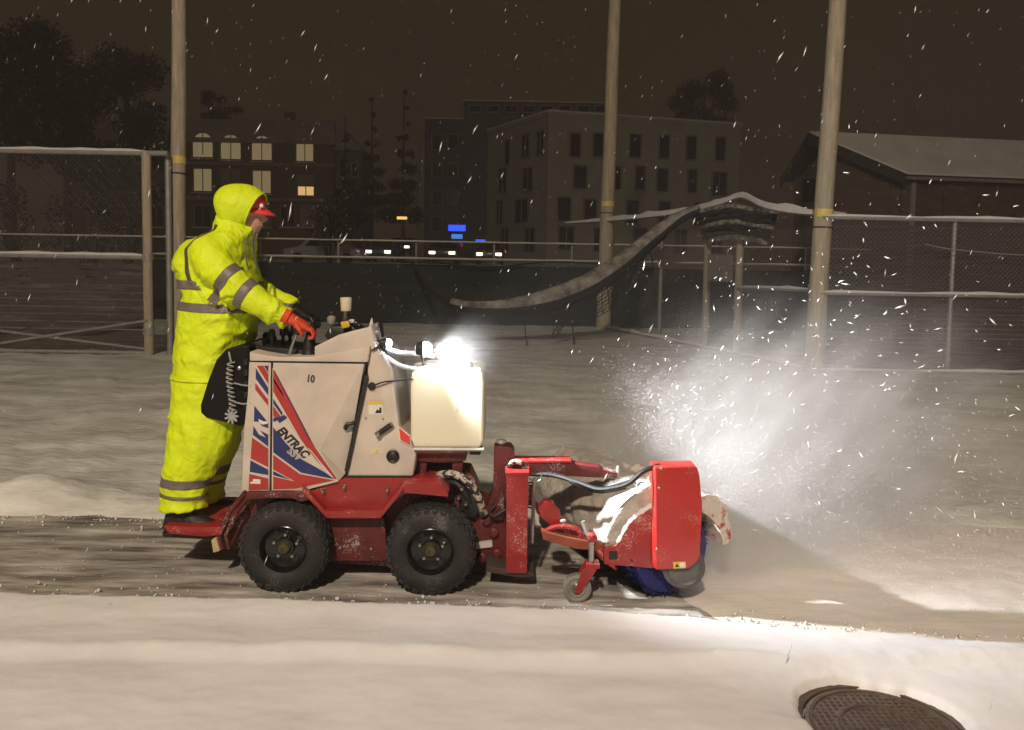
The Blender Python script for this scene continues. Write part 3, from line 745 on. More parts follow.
def return_fence():
    a = Vector((FR.x, FR.y + .1, 0)); e = G(604, 331, .0); b = Vector((e.x, YM + .1, 0))
    t = thing('fence', (a.x, a.y, 0), 'sagging chain-link fence running back from the right pole to the middle pole', 'fence')
    zt = 2.46
    pts = []
    top = [P(846, 214, 8.6), P(800, 213, 9.4), P(765, 207, 10.2), P(742, 197, 11.0), P(720, 204, 11.6), P(690, 211, 12.6), P(655, 216, 13.6), P(615, 220, 15.2), P(566, 223, 17.0)]
    path = smoothpath(top, 5)
    rl = M().tube(path, .035, 8).build('top_rail', GALV, t, smooth=True)
    # thick snow on the bent top rail
    rr = []
    for i, p in enumerate(path):
        h = .10 + .05 * fbm(p.x * 2, p.y * 2, 1.0); wv = Vector((.5, .85, 0)).normalized()
        f = min(1, i / 4, (len(path) - 1 - i) / 4) * .8 + .2
        rr.append([p + wv * .06 + Vector((0, 0, -.01)), p + wv * .05 + Vector((0, 0, .6 * h * f)), p + Vector((0, 0, h * f)), p - wv * .05 + Vector((0, 0, .6 * h * f)), p - wv * .06 + Vector((0, 0, -.01))])
    M().rings(rr).build('snow_layer', SNOWCAP, rl, smooth=True)
    br = M().tube([a + Vector((0, 0, .07)), b + Vector((0, 0, .09))], .035, 8).build('bottom_rail', GALV, t, smooth=True)
    snowcap_on(a + Vector((0, 0, .07)), b + Vector((0, 0, .09)), .035, br, h=.06)
    mr = M().tube([P(838, 291, 8.5), P(738, 288, 11.2)], .028, 8).build('middle_rail', GALV, t, smooth=True)
    snowcap_on(P(838, 291, 8.5), P(738, 288, 11.2), .028, mr, h=.05)
    for px, Yp, yt in ((738, 11.3, 238), (706, 12.3, 240), (660, 13.8, 240)):
        f = P(px, 300, Yp); zt_ = P(px, yt, Yp).z
        M().tube([(f.x, Yp, -.05), (f.x, Yp, zt_)], .075 if px > 700 else .05, 10).build('post', WOOD if px > 700 else GALV, t, smooth=True)
    # notice panel between the two thick posts
    c = P(719, 268, 11.7); M().box((c.x, c.y - .1, c.z), (.50, .03, .52), Matrix.Rotation(R(-28), 3, 'Z')).build('panel', mat('panel_grey', (.16, .15, .135), .8, var=.2), t, bevel=.01)
    # chain link following the bent rail
    L = (b - a).length; m = M()
    for i in range(0, int(L / .075)):
        for s in (1, -1):
            f0 = i * .075 / L; hh = 2.2; f1 = f0 + s * hh / L
            if not 0 < f1 < 1: continue
            p = a.lerp(b, f0) + Vector((0, 0, .1)); q = a.lerp(b, f1) + Vector((0, 0, 2.3)); m.tube([p, q], .0022, 3, cap=False)
    kind(m.build('chain_link', GALVD, t), 'stuff')
    # slumped, layered netting hanging below the bent peak
    for k in range(7):
        y0 = 208 + k * 5.2
        pp = [P(778 - k * 2, y0 + 4, 10.3), P(752, y0 + 1 + 2 * math.sin(k), 10.8), P(733, y0 - 2, 11.2), P(712, y0 + 1, 11.8), P(694 + k * 2, y0 + 5, 12.4)]
        o = M().tube(smoothpath(pp, 4), [.035 + .02 * math.sin(i * 1.1 + k) ** 2 for i in range(17)], 6)
        o.build('net_fold', NET if k % 3 else mat('net_frosted', (.12, .11, .10), .9, col2=(.38, .36, .33), thr=(.45, .6), vscale=9), t, smooth=True)
return_fence()

def fallen_net():
    ctrl = [(700, 208, 12.2, 3), (676, 219, 12.4, 5), (648, 240, 12.2, 6), (622, 262, 12.0, 7.5), (590, 283, 11.8, 9), (556, 297, 11.6, 9), (520, 305, 11.4, 7), (488, 307, 11.3, 5), (458, 304, 11.2, 4), (432, 292, 13, 2), (412, 262, 15.6, 1.5)]
    cs = smoothpath([P(x, y, Y) for x, y, Y, _ in ctrl], 6)
    rad = np.interp(np.linspace(0, len(ctrl) - 1, len(cs)), range(len(ctrl)), [c[3] / ppm(c[2]) for c in ctrl])
    t = thing('fallen_net', (cs[30].x, cs[30].y, 0), 'sagging rolled net with a snow ridge, sloping down from the fence to mid-field', 'net')
    rr = []; sn = []
    for i, p in enumerate(cs):
        tg = (cs[min(i + 1, len(cs) - 1)] - cs[max(i - 1, 0)]).normalized(); side = tg.cross(Vector((0, 0, 1))).normalized(); up = side.cross(tg)
        r = rad[i]
        rr.append([p + (side * math.cos(a) * .8 + up * math.sin(a) * (1.0 if math.sin(a) > 0 else 1.5)) * r * (1 + .08 * fbm(p.x * 3 + a, p.y * 3, a)) for a in np.linspace(0, 2 * math.pi, 14, endpoint=False)])
        sn.append([p + (side * math.cos(a) * .86 + up * math.sin(a) * 1.12) * r * (1.08 + .08 * fbm(p.x * 5 + a, p.y * 2, 7.0)) for a in np.linspace(-.05, math.pi * 1.05, 12)])
    b = M().rings(rr).build('net_roll', NET, t, smooth=True)
    M().rings(sn[:50]).build('snow_layer', mat('net_snow', (.10, .09, .08), .9, col2=(.34, .32, .29), thr=(.35, .62), vscale=4, bump=.7, bscale=18, stretch=(1, 1, 1)), b, smooth=True)
    # open dark netting hanging below the roll
    nm = M(); ix = list(range(8, 31)); r_ = random.Random(4)
    drop = lambda i: (.28 + .55 * math.sin(math.pi * (i - 8) / 50.0)) * (.8 + .4 * fbm(i * .21, 3.0))
    def npt(i, f): return cs[i] + Vector((.10 * f * math.sin(i * .4), .06 * f * math.sin(i * .9), -rad[i] * .6 - drop(i) * f))
    for i in ix:
        nm.tube([npt(i, f) for f in (0, .35, .7, 1)], .010, 4, cap=False)
        nm.tube([npt(i, 0), npt(min(i + 2, 30), .5), npt(min(i + 4, 30), 1)], .008, 4, cap=False)
    for f in np.linspace(.1, 1, 9): nm.tube([npt(i, f) for i in ix], .009, 4, cap=False)
    kind(nm.build('netting', NET, t), 'stuff')
    for k in range(4):
        i = 12 + k * 8; p = cs[i] - Vector((0, 0, rad[i] * 1.2))
        M().tube([p, p + Vector((.1, .05, -.25)), Vector((p.x + .15, p.y, max(.03, p.z - .6 - .2 * k)))], .012, 5).build('net_cord', NET, t)
fallen_net()

def centre_fence():
    Y = 16.2
    xa = P(150, 300, Y).x; xb = P(868, 300, Y).x
    a = Vector((xa, Y, 0)); b = Vector((xb, Y, 0))
    t = thing('fence', (xa, Y, 0), 'long dark cloth-screened fence across the middle behind the machine', 'fence')
    zs = P(400, 264, Y).z; z2 = P(400, 241, Y).z; z1 = P(400, 258, Y).z
    screen(a + Vector((0, .05, 0)), b + Vector((0, .05, 0)), .0, zs, t, SCREEN, n=160)
    for z, r, nm in ((z2, .018, 'top_rail'), (z1, .026, 'middle_rail')):
        rl = rail(M(), a + Vector((0, 0, z)), b + Vector((0, 0, z)), r).build(nm, mat('rail_pale', (.46, .42, .32), .5, metal=.1), t, smooth=True)
        snowcap_on(a + Vector((0, 0, z)), b + Vector((0, 0, z)), r, rl, h=.02)
    for k in range(9):
        x = xa + (xb - xa) * (k + .4) / 9.2
        M().tube([(x, Y + .12, -.1), (x, Y + .12, z2)], .03, 8).build('post', GALV, t, smooth=True)
    cp = smoothpath([P(400, 262, Y - .15), P(440, 263, Y - .15), P(490, 268, Y - .15), P(545, 262, Y - .15), P(600, 264, Y - .15), P(660, 268, Y - .15)], 6)
    M().tube(cp, .022, 6).build('hanging_cable', BLACK, t, smooth=True)
centre_fence()

# ================================================================== MANHOLE COVER
def manhole():
    c = Vector((MH.x, MH.y, -0.018))
    t = thing('manhole_cover', c, 'round rusty manhole cover in the snow at the lower right corner', 'manhole cover')
    M().lathe(c, (0, 0, 1), [(-.05, .30), (-.05, .40), (.006, .40), (.006, .292), (-.01, .290)], 64, cap=False).build('frame_ring', IRON, t, smooth=True)
    lid = M().lathe(c, (0, 0, 1), [(-.05, .28), (.0, .284), (.002, .27), (.002, .02), (.002, .001)], 64).build('lid', IRONWET, t, smooth=True)
    for rr in (.262, .155):
        M().lathe(c, (0, 0, 1), [(.0, rr - .008), (.008, rr - .006), (.008, rr + .006), (.0, rr + .008)], 64).build('raised_ring', IRON, lid, smooth=True)
    nub = M()
    for i in range(-9, 10):
        for j in range(-9, 10):
            x, y = i * .026, j * .026
            if .02 < math.hypot(x, y) < .142 or .172 < math.hypot(x, y) < .248: nub.box(c + Vector((x, y, .004)), (.015, .015, .0025))
    kind(nub.build('tread_pattern', IRON, lid), 'stuff')
manhole()

# ================================================================== TRACK MACHINE (stand-on sidewalk tractor)
VR = Vector((P(356, 560, .4).x, .40, 0))
V = thing('sidewalk_tractor', VR, 'small red and cream stand-on sidewalk tractor with white tank and four black wheels', 'tractor')
NB, FB = .10, .70          # near and far side of the body
def wheel(px, py, Yc, r, near):
    sgn = -1 if near else 1
    c0 = P(px, py, 0.0); c = Vector((c0.x, Yc, r - .004))
    ax = (0, sgn, 0)
    w = M().lathe(c, ax, [(-.08, .05), (-.08, .118), (.06, .122), (.085, .128), (.09, .120), (.075, .112), (.045, .105), (.030, .07), (.030, .05), (.055, .045), (.058, .001)], 40).build('wheel', RIM, V, smooth=True)
    prof = [(-.09, .118), (-.103, .15), (-.10, r - .035), (-.085, r - .012), (-.05, r - .006), (.05, r - .006), (.085, r - .012), (.10, r - .035), (.106, .165), (.098, .135), (.088, .122)]
    ty = M().lathe(c, ax, prof, 56, cap=False).build('tyre', RUBBER, w, smooth=True)
    lug = M(); n = 30
    for i in range(n):
        for s in (-1, 1):
            a = 2 * math.pi * (i + (.5 if s > 0 else 0)) / n
            u = Vector((math.cos(a), 0, math.sin(a))); tv = Vector((-math.sin(a), 0, math.cos(a)))
            rot = Matrix((tv, Vector((0, 1, 0)), u)).transposed() @ Matrix.Rotation(R(28 * s), 3, 'Z')
            lug.box(c + u * (r - .007) + Vector((0, s * .045, 0)), (.024, .085, .012), rot)
            lug.box(c + u * (r - .020) + Vector((0, s * .086, 0)), (.026, .026, .012), rot)
    lug.build('tread', RUBSNOW, w)
    hubm = mat('hub_bronze', (.10, .085, .04), .45, metal=.5, var=.3, vscale=30)
    M().lathe(c + Vector(ax) * .055, ax, [(0, .036), (.018, .034), (.03, .024), (.032, .012), (.024, .010), (.024, .001)], 24).build('hub', hubm, w, smooth=True)
    for k in range(5):
        a = 2 * math.pi * k / 5 + .3
        q = c + Vector((math.cos(a) * .062, 0, math.sin(a) * .062)) + Vector(ax) * .03
        M().lathe(q, ax, [(0, .010), (.018, .010), (.022, .006)], 6).build('lug_nut', STEEL, w)
    for k in range(4):
        a = 2 * math.pi * k / 4 + .6; q = c + Vector((math.cos(a) * .088, 0, math.sin(a) * .088)) + Vector(ax) * .0335
        M().lathe(q, ax, [(0, .013), (.008, .013)], 12).build('rim_slot', BLACK, w)
RW = .233
for px, py in ((282, 550), (430, 549)):
    wheel(px, py, .105, RW, True); wheel(px, py, .70, RW, False)

# --- chassis, fenders
M().poly(PX([(250, 488), (345, 478), (440, 478), (452, 494), (452, 545), (470, 560), (470, 572), (330, 563), (300, 540), (250, 530)], .24), (0, .34, 0)).build('chassis', REDDK, V, bevel=.006)
sk = M().poly(PX([(327, 518), (384, 518), (388, 561), (328, 561)], .16), (0, .45, 0)).build('centre_skirt', REDDK, V, bevel=.006)
for px, py in ((340, 548), (371, 549)):
    M().lathe(P(px, py, .16), (0, -1, 0), [(0, .009), (.007, .009), (.010, .005)], 6).build('bolt', STEEL, sk)
# side rail between body and fenders, with sloping fender flanks and a lip
sr = prism([(303, 493), (346, 478), (412, 478), (440, 482), (447, 493), (405, 494), (381, 512), (325, 512)], NB + .02, FB - .02).build('side_frame', RED, V, bevel=.005)
prism([(322, 511), (383, 511), (381, 518.5), (326, 518.5)], NB - .035, NB + .08).build('lip', RED, sr, bevel=.005)
for a, b in (((302, 492), (326, 518)), ((404, 489), (381, 518))):
    q0, q1 = P(*a, NB - .03), P(*b, NB - .03); dn = Vector((0, 0, .035))
    M().poly([q0, q1, q1 + dn, q0 + dn], (0, .10, 0)).build('fender_flank', RED, sr, bevel=.004)
prism([(403, 483), (437, 483), (448, 493), (448, 497), (404, 493)], NB - .045, NB + .12).build('front_fender', RED, V, bevel=.005)
prism([(247, 492), (304, 492), (309, 500), (300, 502), (294, 499), (270, 498), (244, 500)], NB - .03, NB + .12).build('rear_fender', REDDK, V, bevel=.005)
for px, py in ((324, 490), (388, 489), (396, 497), (345, 486)):
    M().lathe(P(px, py, NB + .02), (0, -1, 0), [(0, .009), (.030, .009), (.034, .005)], 6).build('bolt', STEEL, sr)
# tail frame bars on the left of the rear wheel, foot platform
for dx, rr in ((0, .014), (7, .011)):
    M().tube([P(246 + dx, 492, .18), P(231 + dx, 510, .18), P(219 + dx, 535, .18), P(222 + dx, 549, .18)], rr, 8).build('tail_bar', REDDK, V, smooth=True)
prism([(211, 540), (216, 538), (220, 551), (213, 553)], .15, .24).build('tail_light', mat('tail_lens_cream', (.5, .42, .25), .4), V, bevel=.005)
ft = M().poly([P(163, 526, .16), P(222, 527, .16), P(222, 535, .16), P(205, 537, .16), P(168, 534, .16)], (0, .54, 0)).build('foot_platform', RED, V, bevel=.008)
prism([(206, 528), (246, 505), (252, 520), (236, 545), (214, 543)], .28, .60).build('rear_frame', REDDK, V, bevel=.008)

# --- rear body panels
pan_l = [(249, 362), (271, 362.6), (269.5, 491), (241.5, 490.5), (244, 428), (247.5, 395)]
rp = prism(pan_l, NB, FB).build('rear_panel', WHITE, V, bevel=.006)
T1, T2, T3 = (364, 364), (320, 450), (338, 481.5)
# front panel with a facet falling away towards the slot
mp = M()
near = [(273.2, 362.8), T1, T2, T3, (303, 490.5), (271.6, 491)]
A = PX(near, NB)
back = [Vector((p.x, FB, p.z)) for p in A]
s0, s1 = P(366, 376, NB + .055), P(345, 474, NB + .055); s2 = P(366, 364, NB + .055)
mp.add(A + back + [s2, s1] + [Vector((s2.x, FB, s2.z)), Vector((s1.x, FB, s1.z))],
       [(0, 1, 2, 3, 4, 5), (1, 12, 13, 2), (2, 13, 3), (6, 11, 10, 9, 8, 7), (0, 6, 7, 1), (1, 7, 14, 12), (12, 14, 15, 13), (13, 15, 9, 3), (3, 9, 10, 4), (4, 10, 11, 5), (5, 11, 6, 0), (7, 8, 9, 15, 14)])
fp = mp.build('side_panel', WHITE, V)
# recessed seams
prism([(248, 361.2), (367, 362.6), (367, 363.9), (248, 362.5)], NB + .004, FB - .004).build('seam', BLACK, V)
prism([(271, 364), (273.3, 364), (271.7, 491), (269.5, 491)], NB + .006, FB - .006).build('seam', BLACK, V)
# console: rim and raised dash
cs = prism([(249.5, 351.5), (262, 354.5), (279, 357), (313, 356.5), (338, 352), (370, 346.5), (367.5, 362.4), (249.3, 361)], NB - .006, FB + .006).build('console_rim', WHITE, V, bevel=.008)
prism([(314.5, 357), (314.5, 346.5), (324, 342), (338, 335), (352, 331), (369, 327), (370.5, 347), (340, 352.5)], NB + .002, NB + .03).build('dash_side', WHITE, V, bevel=.006)
prism([(314.5, 357), (314.5, 346.5), (324, 342), (338, 335), (352, 331), (369, 327), (370.5, 347), (340, 352.5)], FB - .03, FB - .002).build('dash_side', WHITE, V, bevel=.006)
prism([(318, 356), (318, 348), (338, 338), (366, 330), (368, 347)], NB + .031, FB - .031).build('dash_board', BLACK, V, bevel=.006)
prism([(367, 327.5), (371, 325), (376, 347), (371, 350)], NB + .002, NB + .22).build('dash_front', WHITE, V, bevel=.005)
# icicles and snow clods on the dash front edge
for k, (x, y, dx, dy) in enumerate([(371, 326, 1, -8), (373, 333, 5, -2), (374, 338, 6, 0), (374, 342, 5, 2), (375, 346, 6, 4), (373, 330, 4, -5), (376, 350, 5, 3)]):
    a = P(x, y, NB + .05 + .05 * (k % 3)); b = P(x + dx, y + dy, NB + .03 + .05 * (k % 3)); M().tube([a, a.lerp(b, .5), b], [.010, .008, .002], 6).build('icicle', SNOWCAP, V, smooth=True)

# --- front engine cover
fc = prism([(367.4, 364), (369, 352), (374, 349), (382, 355), (391, 370.5), (395, 400), (399, 430), (408, 440), (416, 456), (413, 476.5), (346.5, 476.5), (356, 430), (367.5, 376)], NB + .03, FB - .03).build('engine_cover', WHITE, V, bevel=.012, seg=3)
prism([(364.8, 375.5), (367.6, 376), (347.0, 472), (344.2, 471)], NB + .0, NB + .06).build('vent_slot', BLACK, V, bevel=.002)
prism([(345, 476), (412, 476.8), (412, 479), (345, 479)], NB + .022, FB - .02).build('seal_strip', BLACK, V)
lt = M().tube([P(345.5, 428, NB + .01), P(347, 424, NB - .012), P(352, 423.5, NB - .012), P(357.5, 420.5, NB + .01)], [.013, .011, .011, .008], 8).build('latch', BLACK, V, smooth=True)
M().lathe(P(372, 386, NB + .03), (0, -1, 0), [(-.01, .020), (.012, .020), (.018, .014), (.018, .001)], 20).build('fuel_cap', BLACK, fc, smooth=True)
M().lathe(P(393, 456, NB + .03), (0, -1, 0), [(-.01, .034), (.010, .034), (.014, .028), (.010, .022), (.014, .016), (.014, .001)], 28).build('exhaust_grommet', BLACK, fc, smooth=True)
hd = M().tube([P(377.5, 434.5, NB + .015), P(392.5, 424, NB + .015)], .013, 10).build('strut_clip', mat('clip_metal', (.16, .17, .13), .4, metal=.4), fc, smooth=True)
M().tube([P(380, 432.6, NB + .012), P(391, 425, NB + .012)], .0145, 10).build('clip_grip', BLACK, hd, smooth=True)
M().tube([P(376.5, 435.3, NB + .010), P(379, 433.5, NB + .010)], .018, 10).build('clip_end', STEEL, hd, smooth=True)
def patch(pts, Y, mm, parent, name='sticker', th=.0016): return M().poly(PX(pts, Y), (0, -th, 0)).build(name, mm, parent)
FY = NB + .03
s = patch([(368.5, 402), (383, 402), (383, 414.5), (368.5, 414.5)], FY - .0005, WHITEDEC, fc)
patch([(368.5, 401), (383, 401), (383, 404.3), (368.5, 404.3)], FY - .0025, STICKY, s, 'sticker_band')
patch([(375, 413), (377, 409.5), (379.5, 410.5), (379.5, 407.5), (381.5, 407.5), (381.5, 413)], FY - .0025, BLACK, s, 'pictogram')
s = patch([(370, 448), (383.5, 448), (383.5, 453.5), (370, 453.5)], FY - .0005, mat('sticker_pale', (.62, .57, .45), .5), fc)
patch([(374.5, 452.5), (376.8, 448.8), (379, 452.5)], FY - .0025, STICKY, s, 'pictogram')
for px, py in ((366, 418), (383, 418.5)):
    M().lathe(P(px, py, FY), (0, -1, 0), [(0, .006), (.004, .006), (.006, .003)], 8).build('rivet', GALV, fc)
prism([(398, 426), (410, 435.5), (411.5, 447), (399.5, 440.5)], NB + .02, NB + .026).build('reflector', WHITEDEC, V)
prism([(399, 428.2), (409.4, 436.6), (410.4, 445), (400.4, 439.5)], NB + .012, NB + .019).build('reflector', REFLRED, V)

# --- decals
def D(x, y): return (220 + x / 4.564, 340 + y / 4.564)
def dec(pts, mm, parent, lvl=0, name='decal'):
    return M().poly([P(*D(*q), NB - .0006 - .0022 * lvl) for q in pts], (0, -.0016, 0)).build(name, mm, parent)
# rear strip
dec([(163, 112), (222, 112), (222, 686), (129, 688), (136, 600), (147, 440), (158, 298), (163, 225)], mat('decal_ground', (.58, .52, .46), .45, var=.04), rp, 0, 'decal_ground')
for pts, mm in (([(168, 117), (198, 117), (220, 155), (220, 200)], REDDEC), ([(201, 117), (220, 117), (220, 148)], BLUEDEC),
                ([(164, 128), (220, 218), (220, 252), (163, 176)], BLUEDEC), ([(162, 196), (220, 274), (220, 300), (161, 226)], REDDEC),
                ([(157, 300), (220, 377), (220, 402), (192, 392), (175, 372), (155, 372)], BLUEDEC), ([(153, 392), (178, 432), (210, 446), (183, 412), (220, 432), (220, 486), (150, 432)], BLUEDEC),
                ([(147, 446), (220, 496), (220, 580), (140, 540)], REDDEC), ([(139, 549), (220, 592), (220, 616), (136, 601)], BLUEDEC), ([(134, 611), (220, 632), (220, 682), (131, 684)], REDDEC)):
    dec(pts, mm, rp, 1)
dec([(150, 634), (185, 636), (185, 657), (138, 655), (138, 647), (150, 647)], WHITEDEC, rp, 2, 'flag_decal')
# front panel
dec([(240, 128), (256, 135), (440, 490), (538, 632), (520, 642), (352, 683), (240, 686)], mat('decal_ground', (0, 0, 0)), fp, 0, 'decal_ground')
for pts, mm in (([(243, 135), (252, 142), (435, 492), (533, 632), (523, 634), (395, 498), (243, 235)], REDDEC),
                ([(243, 172), (290, 250), (288, 256), (243, 186)], BLUEDEC), ([(243, 268), (286, 332), (282, 345), (243, 290)], BLUEDEC), ([(243, 300), (275, 345), (262, 366), (243, 345)], REDDEC),
                ([(243, 398), (300, 470), (372, 545), (482, 606), (520, 634), (370, 605), (243, 512)], BLUEDEC),
                ([(243, 524), (365, 612), (520, 640), (348, 678), (243, 681)], REDDEC), ):
    dec(pts, mm, fp, 1)
for pts, mm in (([(243, 592), (338, 644), (243, 622)], WHITEDEC), ):
    dec(pts, mm, fp, 2)
dec([(243, 597), (322, 638), (243, 617)], BLUEDEC, fp, 3)
dec([(250, 150), (262, 165), (412, 455), (408, 458)], BLUEDEC, fp, 2)
dec([(400, 490), (412, 500), (518, 628), (510, 626)], WHITEDEC, fp, 2)
# the V swoosh and letters
dec([(175, 360), (200, 372), (216, 370), (220, 380), (195, 386), (180, 378)], WHITEDEC, rp, 2, 'letter')
dec([(243, 356), (268, 352), (292, 342), (306, 352), (290, 372), (272, 380), (264, 366), (243, 372)], BLUEDEC, fp, 2, 'letter')
band = dec([(252, 392), (300, 362), (418, 520), (478, 600), (470, 598), (360, 535), (296, 460)], mat('decal_ground', (0, 0, 0)), fp, 2, 'lettering_band')
def text(body, pa, pb, height_px, mm, parent, lvl, shear=.25, name='lettering', Y=None):
    """text laid on the panel from pixel pa to pixel pb"""
    cu = bpy.data.curves.new(name, 'FONT'); cu.body = body; cu.shear = shear; cu.extrude = .02; cu.offset = .045
    to = bpy.data.objects.new('tmp_text', cu); COL.objects.link(to); bpy.context.view_layer.update()
    me = bpy.data.meshes.new_from_object(to.evaluated_get(bpy.context.evaluated_depsgraph_get()))
    bpy.data.objects.remove(to); bpy.data.curves.remove(cu)
    co = np.array([v.co[:] for v in me.vertices]); w = co[:, 0].max() - co[:, 0].min(); x0 = co[:, 0].min(); y0 = co[:, 1].min(); hh = co[:, 1].max() - y0
    Yp = (NB if Y is None else Y) - .0008 - .0022 * lvl
    a = P(*pa, Yp); b = P(*pb, Yp); u = (b - a); L = u.length; u.normalize(); v = Vector((-u.z, 0, u.x)) * (1 if u.x > 0 else -1); hm = height_px / ppm(Yp)
    off = ROOT[parent.name]
    for q, c in zip(me.vertices, co):
        p = a + u * ((c[0] - x0) / w * L) + v * ((c[1] - y0) / hh * hm) + Vector((0, -(c[2] + .02) * .03, 0))
        q.co = p - off
    me.materials.clear(); me.materials.append(mm)
    o = bpy.data.objects.new(name, me); COL.objects.link(o); o.parent = parent; ROOT[o.name] = off
    return o
text('ENTRAC', D(256, 418), D(386, 548), 9.4, BLACK, fp, 3)
text('SSV', D(302, 512), D(362, 560), 7.5, mat('lettering_grey', (.42, .40, .38), .4), fp, 3)
text('10', D(399, 192), D(431, 196), 8.0, mat('lettering_dark', (.05, .045, .04), .5), fp, 0, shear=0)

# --- thigh pad with coiled cord
pd = prism([(250, 345), (240, 345), (226, 349), (216, 360), (208, 380), (200, 405), (200.5, 413), (206, 418), (240, 426.5), (245, 424), (248, 400), (249.5, 362)], .17, .66).build('thigh_pad', BLACKVINYL, V, bevel=.03, seg=4)
coil = []
for i in range(150):
    f = i / 149; a = f * 2 * math.pi * 11; c = P(231 - 1.5 * math.sin(f * 5), 362 + 48 * f, .150)
    coil.append(c + Vector((math.cos(a) * .016, math.sin(a) * .010, 0)))
CO = mat('coil_cord_grey', (.34, .35, .34), .5)
co = M().tube(coil, .0042, 5).build('coil_cord', CO, pd, smooth=True)
for k in range(9):
    a = 2 * math.pi * k / 9; c = P(232, 416, .150)
    M().tube([c, c + Vector((math.cos(a) * .036, -.008, math.sin(a) * .040))], [.007, .006], 6).build('cord_tail', CO, pd, smooth=True)
M().tube([P(231, 362, .155), P(230, 357, .155), P(229, 352, .17)], .005, 6).build('cord_end', CO, pd)
M().tube([P(234, 383, .15), P(242, 385, .13), P(251, 386, .10)], .004, 6).build('cord_lead', CO, pd)
M().tube([P(234, 402, .15), P(243, 404, .13), P(251, 403, .10)], .004, 6).build('cord_lead', CO, pd)
M().lathe(P(239.5, 368, .172), (0, -1, 0), [(0, .012), (.008, .010), (.012, .001)], 12).build('press_stud', STEEL, pd)
for k in range(5):
    M().box(P(246, 362 + k * 11, .165), (.02, .02, .03)).build('hinge_lug', BLACK, pd, bevel=.004)

# --- controls on the console
for px, Y, top in ((272, .30, 331), (283, .36, 326), (266, .50, 334), (290, .52, 327)):
    a = P(px, 357, Y); b = P(px, top, Y); hnd = M().tube([a, b], .010, 8).build('control_lever', BLACK, V, smooth=True)
    M().lathe(b - Vector((0, 0, .055)), (0, 0, 1), [(0, .012), (.01, .019), (.05, .019), (.065, .012)], 12).build('grip', BLACK, hnd, smooth=True)
lv = M().tube([P(288.5, 355, .16), P(297, 332, .16)], .009, 8).build('speed_lever', STEEL, V, smooth=True)
M().lathe(P(297.5, 331, .16), (0, 0, 1), [(-.02, .010), (-.012, .020), (.008, .022), (.018, .012)], 12).build('knob', BLACK, lv, smooth=True)
bt = M().lathe(P(309, 357, .20), (0.05, 0, 1), [(0, .045), (.02, .036), (.05, .034), (.10, .028), (.13, .02)], 14).build('handle_boot', BLACK, V, smooth=True)
M().tube(smoothpath([P(309, 340, .20), P(313, 328, .20), P(318, 326, .30), P(318, 324, .50), P(314, 330, .60), P(312, 356, .62)]), .014, 8).build('handle_bar', BLACK, V, smooth=True)
prism([(255, 346), (300, 350), (313, 350), (313, 357), (279, 358), (256, 355)], .22, .58).build('control_plate', BLACK, V, bevel=.006)
prism([(250, 343), (262, 340), (264, 352), (252, 353)], .26, .50).build('switch_box', BLACK, V, bevel=.008)
bx = prism([(324, 336), (330, 326), (352, 326), (359, 331), (360, 337), (330, 343)], .24, .46).build('instrument_housing', BLACK, V, bevel=.012)
M().lathe(P(331.5, 324, .26), (0, 0, 1), [(0, .018), (.01, .024), (.035, .024), (.045, .012)], 14).build('dial', mat('dial_grey', (.30, .27, .24), .35), bx, smooth=True)
bc = M().lathe(P(346, 318, .30), (0, 0, 1), [(-.03, .040), (0, .040), (.03, .028), (.05, .026)], 18).build('beacon_base', BLACK, bx, smooth=True)
M().lathe(P(346, 310, .30), (0, 0, 1), [(-.005, .027), (.06, .031), (.068, .029), (.070, .001)], 20).build('beacon_cap', mat('beacon_cream', (.62, .56, .42), .5), bx, smooth=True)
prism([(340, 322), (349, 321), (350, 327), (342, 329)], .20, .24).build('key_tag', YELLOW, bx, bevel=.006)
for k in range(4):
    M().box(P(352 + k * 2.5, 321 + k * 2.8, .28 + .05 * k), (.03, .03, .02)).build('snow_clod', SNOWCAP, bx, bevel=.008)

# --- tank with bracket, hoses and work lamp
TY0, TY1 = .18, .56
tk = prism([(410.5, 381), (412, 373), (416, 371), (478, 370), (483, 373), (484, 381), (483.5, 441), (480, 448), (414, 448), (410.5, 441)], TY0, TY1).build('tank', POLY, V, bevel=.022, seg=4)
M().lathe(P(436, 371, .34), (0, 0, 1), [(-.01, .07), (.02, .07), (.025, .05), (.04, .05), (.045, .001)], 28).build('lid', WHITEDEC, tk, smooth=True)
M().lathe(P(456, 371, .30), (0, 0, 1), [(-.01, .03), (.02, .03), (.02, .018), (.05, .018)], 16).build('fitting', STEEL, tk, smooth=True)
prism([(449, 362), (469, 361), (471, 370), (449, 371)], .24, .40).build('pump', BLACK, tk, bevel=.012)
prism([(411, 371.5), (415, 363), (432, 360), (474, 360.5), (480, 371)], .52, .54).build('back_plate', GALV, tk, bevel=.004)
M().tube(smoothpath([P(446, 355, .30), P(458, 354, .30), P(466, 358, .28), P(471, 364, .28), P(471, 371, .30)]), .011, 8).build('pump_hose', BLACK, tk, smooth=True)
M().tube(smoothpath([P(376, 340, .30), P(386, 348, .24), P(400, 353, .22), P(416, 353.5, .24), P(434, 356, .28)]), .014, 10).build('supply_hose', HOSE, tk, smooth=True)
M().tube(smoothpath([P(380, 352, .26), P(389, 359, .22), P(401, 366, .20), P(417, 369, .22), P(430, 367, .28)]), .013, 10).build('supply_hose', HOSE, tk, smooth=True)
M().tube(smoothpath([P(374, 385.5, NB + .012), P(384, 382, NB + .01), P(398, 380.5, .14), P(413, 379, .17)]), .0045, 6).build('cable', BLACK, V, smooth=True)
bk = prism([(414, 449), (466, 449.5), (466, 461), (440, 463), (415, 461)], .22, .54).build('tank_bracket', REDDK, V, bevel=.006)
